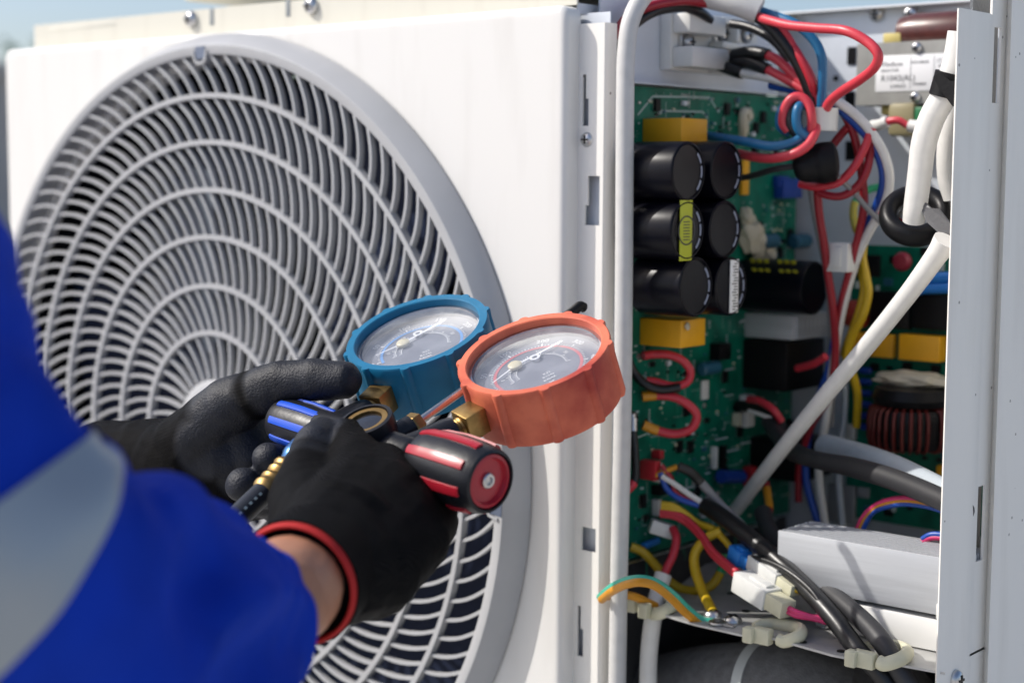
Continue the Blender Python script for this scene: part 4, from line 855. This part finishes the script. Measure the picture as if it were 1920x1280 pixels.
def gauge(F, s, m, R, L, tip, tail, yel, nums, arc_m, hubpx, label):
    N = 10*36; u = s; v = nrm.cross(u)
    def rib(k):
        x_ = (k % 36)-18; return .0019*math.sqrt(max(0, 1-(x_/3.6)**2))
    rows = [(.0374, -.030, 0), (.0374, -.0006, 0), (.0380, 0, 0), (R-.0006, 0, 1), (R, -.0010, 1), (R-.0004, -.006, 1), (R+.0002, -L+.003, 1), (R-.0008, -L, 1), (.02, -L-.0004, 0)]
    vs = []; fs = []
    for (r, h, k_) in rows:
        for k in range(N):
            a = 2*PI*k/N+.12; q = r+(rib(k) if k_ else 0); vs.append(F+nrm*h+(u*math.cos(a)+v*math.sin(a))*q)
    for i in range(len(rows)-1):
        for k in range(N): fs.append((i*N+k, i*N+(k+1) % N, (i+1)*N+(k+1) % N, (i+1)*N+k))
    fs.append(tuple((len(rows)-1)*N+k for k in range(N)))
    b = MB(); b.add(vs, fs); boot = b.build('gauge', m, man, smooth=38); boot['label'] = label
    b = MB(); b.ring(F, nrm, .0356, .03735, -.0118, -.0046, 64); b.build('bezel', mat('bezel_chrome', (.5, .5, .52), .25, metal=1), boot)
    b = MB(); b.lathe(F, nrm, [(.0356, -.0125), (.0356, -.0112), (.0005, -.0112)], 64); b.build('dial', M_dial, boot)
    b = MB(); vs = []; fs = []; pr_ = [(.0355, -.0052), (.030, -.0048), (.020, -.0045), (.010, -.0043), (.0004, -.0042)]
    for (r, h) in pr_:
        for k in range(64): a = 2*PI*k/64; vs.append(F+nrm*h+(u*math.cos(a)+v*math.sin(a))*r)
    for i in range(4):
        for k in range(64): fs.append((i*64+k, i*64+(k+1) % 64, (i+1)*64+(k+1) % 64, (i+1)*64+k))
    b.add(vs, fs); b.build('lens', lens_glass(), boot)
    D = F-nrm*.0110
    T = plane_pt(*tip, D)-D; ea = T.normalized(); eb = nrm.cross(ea)
    if eb.dot(up+fw) < 0: eb = -eb
    P_ = lambda r, a: D+(ea*math.cos(a)+eb*math.sin(a))*r
    def arc(b, r1, r2, a0, a1, h=.0001, n=60):
        vs = []; fs = []
        for k in range(n+1):
            a = a0+(a1-a0)*k/n; vs += [P_(r1, a)+nrm*h, P_(r2, a)+nrm*h]
        for k in range(n): fs.append((2*k, 2*k+1, 2*k+3, 2*k+2))
        b.add(vs, fs)
    b = MB(); arc(b, .0234, .0251, math.radians(-22), math.radians(242)); b.build('scale_band', arc_m, boot, smooth=0)
    b = MB(); A0, A1 = math.radians(-18), math.radians(238)
    for k in range(61):
        a = A0+(A1-A0)*k/60; r2 = .0279 if k % 10 == 0 else (.0271 if k % 5 == 0 else .0265); arc(b, .0253, r2, a-(.016 if k % 10 == 0 else .009), a+(.016 if k % 10 == 0 else .009), .0002, 1)
    for k in range(41):
        a = A0+(A1-A0)*k/40*.80; r2 = .0182 if k % 5 == 0 else .0170; arc(b, .0158, r2, a-.014, a+.014, .0002, 1)
    arc(b, .0155, .0158, A0, A0+(A1-A0)*.8, .0002); arc(b, .0120, .0123, A0, A0+(A1-A0)*.35, .0002, 30)
    for k in range(18):
        a = A0+(A1-A0)*k/40*.80; arc(b, .0123, .0135 if k % 4 else .0142, a-.009, a+.009, .0002, 1)
    for k, t in enumerate(nums):
        a = A0+(A1-A0)*k/6; c = P_(.0308, a)+nrm*.0002; U_ = (ea*math.sin(a)-eb*math.cos(a)) ; U_ = -U_; V_ = nrm.cross(U_)
        v_, f_ = text_mb(t, .0050, c, U_, V_); b.add(v_, f_)
    for k, t in enumerate(nums[:4]):
        a = A0+(A1-A0)*(k+.4)/5; c = P_(.0200, a)+nrm*.0002; U_ = -(ea*math.sin(a)-eb*math.cos(a)); V_ = nrm.cross(U_)
        v_, f_ = text_mb(str(int(k*10)), .0032, c, U_, V_); b.add(v_, f_)
    for k, (t, q) in enumerate((('R134a', .0085), ('R404A', .0112), ('R22', .0058), ('psi', .0140))):
        U_ = (eb*.25-ea).normalized(); V_ = nrm.cross(U_); v_, f_ = text_mb(t, .0028, D-eb*q*1.25-ea*.003+nrm*.0002, U_, V_); b.add(v_, f_)
    b.build('scale_marks', M_mark, boot, smooth=0)
    b = MB(); t0, t1 = plane_pt(*tip, D), plane_pt(*tail, D); dv = (t1-t0).normalized(); nv = nrm.cross(dv)
    for (a_, c_, w0, w1) in ((t0, plane_pt(*yel, D), .0003, .0006), (plane_pt(*yel, D), t1, .0006, .0009)):
        b.add([a_-nv*w0+nrm*.0016, a_+nv*w0+nrm*.0016, c_+nv*w1+nrm*.0016, c_-nv*w1+nrm*.0016], [(0, 1, 2, 3)])
    b.ring(plane_pt(*hubpx, D)+nrm*.0012, nrm, .0016, .0030, 0, .0006, 24); b.build('needle', M_mark, boot, smooth=0)
    b = MB(); b.lathe(plane_pt(*yel, D), nrm, [(.0040, .0010), (.0040, .0024), (.0032, .0030), (.0005, .0031)], 28); b.build('needle_boss', mat('boss_cream', (.70, .62, .40), .4), boot)
    # stem: brass square nut, threaded neck
    bc = F-nrm*(L*.52); b = MB(); Rm = Matrix((s, nrm.cross(s), nrm)).transposed()
    b.box(bc+s*(R+.0055), (.0130, .0150, .0150), Rm, ch=.0009); b.build('brass_nut', M_brass, boot)
    b = MB(); c0 = bc+s*(R+.0115); b.lathe(c0, s, [(.0052, 0), (.0058, .001), (.0052, .002), (.0058, .003), (.0052, .004), (.0058, .005), (.0052, .0060)], 24); b.build('threaded_neck', M_brass, boot)
    return bc+s*(R+.0165)
gR = gauge(FR, sR, M_redboot, .0425, .0330, (925, 722), (1055, 643), (967, 690), ('0', '50', '100', '200', '300', '400', '500'), mat('pink_band', (.62, .14, .16), .5), (1004, 674), 'orange-red rubber booted pressure gauge, scuffed')
gB = gauge(FB, sB, M_blueboot, .0428, .0345, (706, 670), (835, 604), (757, 648), ('30', '50', '100', '150', '200', '250', '300'), mat('blue_band', (.12, .33, .70), .5), (785, 629), 'blue rubber booted pressure gauge')
# body
mid = (R0+B0)/2+ebar*.005
b = MB(); b.tube([B0-ebar*.010, B0-ebar*.008, R0+ebar*.006, R0+ebar*.008], [.0085, .0098, .0098, .0085], 24)
b.tube([R0, R0+ebar*.018], .0068, 20); b.tube([B0, B0-ebar*.018], .0068, 20)
for o_, g_ in ((R0, gR), (B0, gB)):
    d_ = (g_-o_); b.tube([o_, o_+d_*.35, o_+d_*.86, o_+d_], [.0092, .0086, .0086, .0078], 22)
b.lathe(mid+nrm*.002, nrm, [(.0135, -.012), (.0150, -.009), (.0153, .010), (.0148, .0135), (.0128, .0138), (.0126, .0105), (.0005, .0105)], 40)
nutp = dp(772, 800, .868); b.tube([mid+ebar*.006, nutp], .0068, 18)
b.tube([R0+ebar*.006-nrm*.004, R0+ebar*.006-nrm*.022], .0062, 16)
body = b.build('valve_body', M_body, man, smooth=45)
b = MB(); b.ring(mid+nrm*.002, nrm, .0092, .0122, .0108, .0128, 40); bs = b.build('sight_glass_ring', M_brass, body)
b = MB(); b.lathe(mid+nrm*.002, nrm, [(.0090, .0106), (.0086, .0114), (.0005, .0119)], 32); b.build('sight_glass', mat('sight_glass_dark', (.012, .012, .014), .12, coat=.6), body)
rd = (dp(1086, 576, .962)-nutp).normalized()
b = MB(); b.lathe(nutp-rd*.001, rd, [(.0060, 0), (.0066, .001), (.0066, .006), (.0055, .0068), (.0030, .008)], 6); b.build('hex_nut', M_brass, body, smooth=0)
L_ = (dp(1066, 588, .962)-nutp).length
b = MB(); b.tube([nutp, nutp+rd*L_], .0023, 14); hk_ = b.build('hanger_rod', M_steel, man)
b = MB(); e_ = nutp+rd*L_; b.tube(spline([e_-rd*.010, e_, e_+rd*.006+up*.0004, e_+rd*.010-up*.002]), .0031, 12); b.build('rod_tip', M_black, hk_)
def knob(o_, d, col, nm, k0=1.0):
    Lk = .050; pr = lambda t: k0*float(np.interp(t, [0, .05, .2, .5, .8, .95, 1], [.0130, .0156, .0176, .0186, .0182, .0172, .0162]))
    b = MB(); prof = [(pr(t), t*Lk) for t in np.linspace(0, 1, 17)]+[(.0146*k0, Lk+.0008), (.0140*k0, Lk-.0035), (.0005, Lk-.0035)]
    b.lathe(o_, d, prof, 60); k_ = b.build('valve_knob', M_body, man, smooth=40)
    m = mat(nm, col, .33); u, v = perp(d)
    for j in range(8):
        a0 = 2*PI*j/8+.25; b = MB(); vs = []; fs = []; T_ = np.linspace(.07, .90, 13)
        for t in T_:
            for (da, dr) in ((-.155, -.0004), (-.13, .0009), (0, .0012), (.13, .0009), (.155, -.0004)):
                a = a0+da; r = pr(t)+dr; vs.append(o_+d*(t*Lk)+(u*math.cos(a)+v*math.sin(a))*r)
        for i in range(12):
            for q in range(4): fs.append((i*5+q, i*5+q+1, i*5+q+6, i*5+q+5))
        fs += [tuple(range(5)), tuple(60+q for q in range(5))]
        b.add(vs, fs); b.build('grip_stripe', m, k_, smooth=60)
    b = MB(); b.lathe(o_, d, [(r_*k0, h_) for r_, h_ in ((.0137, Lk-.0045), (.0137, Lk-.0002), (.0120, Lk+.0002), (.0110, Lk-.0022), (.0005, Lk-.0024))], 40); b.build('end_cap', m, k_)
    b = MB(); b.lathe(o_+d*(Lk-.0022), d, [(.0040, 0), (.0040, .0012), (.0034, .0018), (.0022, .0018), (.0018, .0006), (.0003, .0006)], 20); b.build('end_screw', M_steel, k_)
knob(R0+ebar*.0135, ebar, (.38, .012, .026), 'knob_red'); knob(B0+ebar*.004-nrm*.005, -ebar, (.01, .08, .55), 'knob_blue', .77)
# hose screwed to the blue side
hs_ = thing('charging_hose', dp(430, 975, .82), 'black charging hose with brass ferrules and blue metal fitting', 'hose')
P = [dp(606, 815, .884), dp(572, 838, .872), dp(545, 868, .862), dp(512, 905, .852), dp(470, 945, .838), dp(420, 995, .818), dp(360, 1060, .79), dp(290, 1130, .75)]
sp_ = spline(P, 10)
b = MB(); b.tube(sp_[:24], [float(np.interp(i, [0, 9, 12, 17, 20, 23], [.0055, .0062, .0078, .0078, .0064, .0060])) for i in range(24)], 22); b.build('fitting', mat('blue_anodised', (.10, .25, .50), .22, metal=.85), hs_)
b = MB(); seg = sp_[21:36]; b.tube([q for q in seg], [.0062+.0016*abs(math.sin(i*PI/3.5)) for i in range(len(seg))], 22); b.build('ferrule', M_brass, hs_)
b = MB(); b.tube(sp_[34:], .0062, 20); b.build('hose', mat('hose_rubber', (.022, .024, .03), .35, bump=.15, bscale=300), hs_)
b = MB()
for q in range(12):
    i = 38+q*2; t_ = (sp_[i+1]-sp_[i]).normalized(); nn = (-fw-t_*(-fw).dot(t_)).normalized(); b.box(sp_[i]+nn*.0062, (.0018, .0014, .0004), Matrix((t_, nn.cross(t_), nn)).transposed())
b.build('hose_print', M_silk, hs_, smooth=0)

# ================================================================== PERSON
per = thing('person', dp(100, 1250, .56), 'person in blue overalls with grey reflective band and black work gloves holding the manifold', 'person')
def glove_mat():
    m = bpy.data.materials.new('glove_knit'); m.use_nodes = True; n = m.node_tree.nodes; l = m.node_tree.links; b = n['Principled BSDF']
    spm = n.new('ShaderNodeMapRange'); spm.inputs[3].default_value = .06; spm.inputs[4].default_value = .32
    at_ = n.new('ShaderNodeAttribute'); at_.attribute_name = 'coat'
    tc = n.new('ShaderNodeTexCoord')
    ns = n.new('ShaderNodeTexNoise'); ns.inputs['Scale'].default_value = 750; ns.inputs['Detail'].default_value = 3; l.new(tc.outputs['Object'], ns.inputs[0])
    nb = n.new('ShaderNodeTexNoise'); nb.inputs['Scale'].default_value = 55; nb.inputs['Detail'].default_value = 5; l.new(tc.outputs['Object'], nb.inputs[0])
    w1 = n.new('ShaderNodeTexWave'); w1.inputs['Scale'].default_value = 420; w1.bands_direction = 'X'; l.new(tc.outputs['Object'], w1.inputs[0])
    w2 = n.new('ShaderNodeTexWave'); w2.inputs['Scale'].default_value = 420; w2.bands_direction = 'Z'; l.new(tc.outputs['Object'], w2.inputs[0])
    wm_ = n.new('ShaderNodeMath'); wm_.operation = 'MULTIPLY'; l.new(w1.outputs[1], wm_.inputs[0]); l.new(w2.outputs[1], wm_.inputs[1])
    hx = n.new('ShaderNodeMix'); hx.data_type = 'FLOAT'; l.new(at_.outputs['Fac'], hx.inputs[0]); l.new(wm_.outputs[0], hx.inputs[2]); l.new(ns.outputs[0], hx.inputs[3])
    bp = n.new('ShaderNodeBump'); bp.inputs['Strength'].default_value = .6; bp.inputs['Distance'].default_value = .0008; l.new(hx.outputs[0], bp.inputs['Height']); l.new(bp.outputs[0], b.inputs['Normal'])
    c = n.new('ShaderNodeMix'); c.data_type = 'RGBA'; c.inputs[6].default_value = (.0045, .0042, .0044, 1); c.inputs[7].default_value = (.008, .0098, .016, 1); l.new(at_.outputs['Fac'], c.inputs[0])
    c2 = n.new('ShaderNodeMix'); c2.data_type = 'RGBA'; c2.blend_type = 'MULTIPLY'; c2.inputs[0].default_value = .6; l.new(c.outputs[2], c2.inputs[6])
    rp = n.new('ShaderNodeMapRange'); rp.inputs[1].default_value = .3; rp.inputs[2].default_value = .7; rp.inputs[3].default_value = .5; rp.inputs[4].default_value = 1.6; l.new(nb.outputs[0], rp.inputs[0])
    l.new(rp.outputs[0], c2.inputs[7]); l.new(c2.outputs[2], b.inputs['Base Color'])
    b.inputs['Roughness'].default_value = .55; l.new(at_.outputs['Fac'], spm.inputs[0]); l.new(spm.outputs[0], b.inputs['Specular IOR Level'])
    b.inputs['Sheen Weight'].default_value = .0; b.inputs['Sheen Roughness'].default_value = .4
    MATS['glove_knit'] = m; return m
M_glove = glove_mat()
def blob_mesh(name, chains, m, parent, vox=.0014, smooth=6, coat=None, kn=.004):
    """limbs as tapered capsules, fused into one continuous skin"""
    b = MB()
    for ch in chains:
        for (p, r), (q, s) in zip(ch[:-1], ch[1:]):
            d = (q-p); L = d.length; d.normalize(); pts, rr_ = [], []
            for k in range(5): a = PI/2*(k/4); pts.append(p-d*(r*math.cos(a))); rr_.append(max(.0004, r*math.sin(a)))
            for k in range(1, 5): a = PI/2*(k/4); pts.append(q+d*(s*math.sin(a))); rr_.append(max(.0004, s*math.cos(a)))
            # keep the tube straight
            u, v = perp(d); o = len(b.v); n = 20
            for P_, R_ in zip(pts, rr_):
                for k in range(n): a = 2*PI*k/n; b.v.append(P_+(u*math.cos(a)+v*math.sin(a))*R_)
            for i in range(len(pts)-1):
                for k in range(n): b.f.append((o+i*n+k, o+i*n+(k+1) % n, o+(i+1)*n+(k+1) % n, o+(i+1)*n+k))
            b.f.append(tuple(o+k for k in range(n))[::-1]); b.f.append(tuple(o+(len(pts)-1)*n+k for k in range(n)))
    org = sum(b.v, Vector())/len(b.v)
    me = bpy.data.meshes.new('tmp'); me.from_pydata([tuple(v-org) for v in b.v], [], b.f)
    t = bpy.data.objects.new('tmp', me)
    rm = t.modifiers.new('r', 'REMESH'); rm.mode = 'VOXEL'; rm.voxel_size = vox; rm.adaptivity = 0
    sm = t.modifiers.new('s', 'SMOOTH'); sm.factor = .5; sm.iterations = smooth
    nm = baked(t)
    nm.name = name; nm.materials.clear(); nm.materials.append(m)
    # creases and folds
    nm.polygons.foreach_set('use_smooth', [True]*len(nm.polygons))
    nv = len(nm.vertices); co = np.empty(nv*3); no = np.empty(nv*3); nm.vertices.foreach_get('co', co); nm.vertices.foreach_get('normal', no)
    co = co.reshape(-1, 3); no = no.reshape(-1, 3); o3 = np.array(org)
    k = np.array([noise.noise(Vector(p)*55)*.0009+noise.noise(Vector(p)*120)*.0005 for p in co+o3])
    nm.vertices.foreach_set('co', (co+no*k[:, None]).ravel()); nm.update()
    if coat:
        a = nm.attributes.new('coat', 'FLOAT', 'POINT'); a.data.foreach_set('value', [coat(v.co+org) for v in nm.vertices])
    o = bpy.data.objects.new(name, nm); COL.objects.link(o); return place(o, parent, org)
def near(P, pts, r):
    d = min((P-q).length for q in pts); return max(0., min(1., (r-d)/.004))
J = lambda a, c, d, r: (dp(a, c, d), r)
# ---- left hand: thumb on top, fingers curled under the blue knob
lt = [J(352, 838, .958, .0215), J(428, 762, .940, .0170), J(530, 716, .922, .0128), J(590, 711, .914, .0122), J(642, 712, .908, .0115)]
lp = [[J(90, 905, 1.03, .029), J(190, 868, 1.00, .0262), J(270, 862, .985, .0255), J(350, 862, .970, .0275), J(430, 855, .962, .0280), J(520, 850, .968, .0230)],
      [J(330, 872, .968, .0280), J(430, 905, .965, .0260), J(520, 905, .972, .0200)], lt,
      [J(430, 780, .955, .018), J(470, 850, .950, .018)]]
lf = [[J(525, 820, .972, .0125), J(600, 838, .965, .0105), J(592, 868, .940, .0102), J(548, 866, .912, .0100), J(506, 859, .897, .0098)],
      [J(540, 880, .975, .0115), J(575, 905, .950, .0104), J(530, 897, .926, .0098), J(517, 894, .918, .0090)],
      [J(520, 905, .972, .0115), J(548, 925, .945, .0108), J(500, 918, .912, .0108), J(458, 909, .896, .0108)],
      [J(490, 935, .970, .011), J(520, 950, .945, .0095), J(490, 940, .922, .0088), J(468, 928, .912, .0085)]]
coated_l = [q for q, _ in lt[1:]]+[dp(420+20*i, 790+14*i, .945) for i in range(6)]+[dp(470, 870, .945), dp(400, 830, .945)]+[q for ch in lf for q, _ in ch[1:]]
def coatL(P): return near(P, coated_l, .024)
gl = blob_mesh('glove', lp+lf, M_glove, per, coat=coatL)
gl['label'] = 'left black glove with thumb along the top of the blue knob'
# ---- right hand: back of the hand seen, knuckles wrapped round the valve body
W0 = dp(582, 1072, .748)
rp = [[(W0, .0285), J(640, 1000, .785, .0300), J(672, 930, .815, .0235), J(668, 862, .838, .0150)],
      [(W0, .0285), J(655, 1015, .785, .0290), J(718, 940, .812, .0230), J(716, 884, .832, .0155)],
      [(W0, .0285), J(680, 1040, .782, .0280), J(752, 972, .808, .0220), J(768, 925, .826, .0150)],
      [(W0, .0285), J(690, 1060, .778, .0270), J(770, 1010, .802, .0200), J(808, 972, .818, .0140)],
      [J(600, 1000, .79, .026), J(575, 935, .812, .0190), J(578, 875, .836, .0135), J(590, 828, .848, .0105), J(604, 812, .856, .0095)]]
rf = [[J(668, 862, .838, .0140), J(648, 822, .858, .0115), J(668, 828, .886, .0100), J(690, 860, .893, .0095)],
      [J(716, 884, .832, .0140), J(726, 872, .862, .0115), J(722, 890, .886, .0100), J(716, 910, .886, .0095)],
      [J(768, 925, .826, .0135), J(790, 935, .856, .0112), J(770, 950, .874, .0100), J(745, 955, .870, .0095)],
      [J(808, 972, .818, .0130), J(820, 985, .842, .0105), J(795, 1000, .856, .0095), J(770, 1000, .852, .0090)]]
coated_r = [q for q, _ in rp[4][2:]]+[q for ch in rf for q, _ in ch[2:]]
gr = blob_mesh('glove', rp+rf, M_glove, per, coat=lambda P: near(P, coated_r, .0155))
gr['label'] = 'right black glove with red cuff trim gripping the valve body'
# cuff: an open knit tube with a red hem
axw = (dp(655, 1010, .790)-W0).normalized(); cu = W0-axw*.004
b = MB(); b.ring(cu, axw, .0262, .0302, -.010, .012, 64); b.build('knit_cuff', M_glove, gr)
b = MB(); vs = []; fs = []; u_, v_ = perp(axw)
for i in range(64):
    a = 2*PI*i/64; d = u_*math.cos(a)+v_*math.sin(a)
    for j in range(10):
        q = 2*PI*j/10; vs.append(cu-axw*.0105+d*(.0280+.0013*math.cos(q))+axw*(.0034*math.sin(q)))
for i in range(64):
    for j in range(10): fs.append((i*10+j, i*10+(j+1) % 10, ((i+1) % 64)*10+(j+1) % 10, ((i+1) % 64)*10+j))
b.add(vs, fs); b.build('cuff_trim', mat('red_hem', (.42, .008, .008), .8, bump=.4, bscale=900), gr)
# ---- forearm skin
M_skin = mat('skin', (.42, .20, .12), .48, bump=.12, bscale=500, var=.12, vscale=50)
MATS['skin'].node_tree.nodes['Principled BSDF'].inputs['Subsurface Weight'].default_value = .12
MATS['skin'].node_tree.nodes['Principled BSDF'].inputs['Subsurface Radius'].default_value = (.006, .003, .0015)
blob_mesh('forearm', [[(W0+axw*.01, .0235), (W0-axw*.02, .0245), (dp(500, 1135, .705), .0255), (dp(420, 1180, .66), .027)]], M_skin, per, vox=.002, smooth=10)
# ---- sleeves
def sleeve_mat():
    m = mat('blue_twill', (.002, .036, .42), .8, spec=.15, bump=.25, bscale=1500, var=.25, vscale=25); return m
def sleeve(ctrl, name, m, name_='r', t0=0, t1=1, off=0, open_end=True, amp=1, nr=180, na=96):
    P = spline([q for q, _ in ctrl], 24); R_ = [r for _, r in ctrl]; N_ = len(P)
    rr_ = [float(np.interp(i/(N_-1), np.linspace(0, 1, len(R_)), R_)) for i in range(N_)]
    i0, i1 = int(t0*(N_-1)), int(t1*(N_-1)); T = [(P[min(i+1, N_-1)]-P[max(i-1, 0)]).normalized() for i in range(N_)]
    u, v = perp(T[0]); vs = []; fs = []; rows = 0
    def wr(i, a):
        s_ = i/(N_-1); c, sn = math.cos(a), math.sin(a)
        if name_ == 'r': s_ = (s_*9-2)/7
        f = noise.noise(Vector((c*1.3, sn*1.3, s_*5.0)))*.0080+noise.noise(Vector((c*2.2+5, sn*2.2, s_*11)))*.0050
        f += .0095*(.6-abs(noise.noise(Vector((c*1.1+s_*4, sn*1.1-s_*3, s_*6+2))))*2.2)*min(1, max(0, (s_-.50)/.12))*max(0, min(1, (.98-s_)/.05))
        f += .0028*math.sin(s_*62+2.2*math.sin(a+s_*5))*max(0, math.cos(a-1.0))*math.exp(-((s_-.62)/.2)**2)
        if amp and name_ == 'r': f -= .0085*math.exp(-((s_-.885-.02*math.sin(2*a))/.022)**2)*(.55+.45*math.cos(a-2.2))
        return f*amp
    ring_idx = []
    for i in range(N_):
        u = (u-T[i]*u.dot(T[i])).normalized(); v = T[i].cross(u)
        if i < i0 or i > i1: continue
        for k in range(na):
            a = 2*PI*k/na; r = rr_[i]+wr(i, a)+off; vs.append(P[i]+(u*math.cos(a)+v*math.sin(a))*r)
        rows += 1; last = i; lu, lv = u.copy(), v.copy()
    if open_end:                    # hem turned inwards
        for (dr, dd) in ((-.0012, .0010), (-.0030, .0006), (-.0036, -.006), (-.0040, -.03)):
            for k in range(na):
                a = 2*PI*k/na; r = rr_[last]+wr(last, a)+off+dr; vs.append(P[last]+T[last]*dd+(lu*math.cos(a)+lv*math.sin(a))*r)
            rows += 1
    for i in range(rows-1):
        for k in range(na): fs.append((i*na+k, i*na+(k+1) % na, (i+1)*na+(k+1) % na, (i+1)*na+k))
    if t0 == 0: fs.append(tuple(range(na)))
    b = MB(); b.add(vs, fs); return b.build(name, m, per, smooth=80)
ctrl = [(dp(-820, -420, .60), .078), (dp(-600, 0, .55), .068), (dp(-450, 330, .535), .062), (dp(-350, 600, .54), .063), (dp(-232, 836, .545), .064), (dp(-78, 1064, .552), .063), (dp(60, 1136, .575), .0585), (dp(205, 1146, .612), .056), (dp(345, 1168, .655), .049), (dp(445, 1180, .690), .0385)]
sl = sleeve(ctrl, 'sleeve', sleeve_mat()); sl['label'] = 'blue sleeve of the nearer right arm'
M_refl = mat('reflective_tape', (.30, .335, .37), .42, metal=.35, bump=.08, bscale=1200)
rbnd = sleeve(ctrl, 'reflective_band', M_refl, 'r', .5217, .5816, .0014, False)
ctrl2 = [(dp(-1100, 700, .96), .065), (dp(-780, 830, 1.0), .060), (dp(-500, 900, 1.02), .055), (dp(-250, 930, 1.02), .052), (dp(0, 930, 1.02), .047), (dp(120, 895, 1.01), .040)]
sl2 = sleeve(ctrl2, 'sleeve', sleeve_mat(), 'l'); sl2['label'] = 'blue sleeve of the farther left arm'

# true size of the set: 74 mm boots; hands and hose share its place between lens and grille
def settle(root, pos, size): root.location = pos; root.scale = (size,)*3
SZ = .88
for o_ in (man, hs_, per): settle(o_, CAM+(wloc(o_)-CAM)*SZ, SZ)
bpy.data.scenes.remove(TMP)
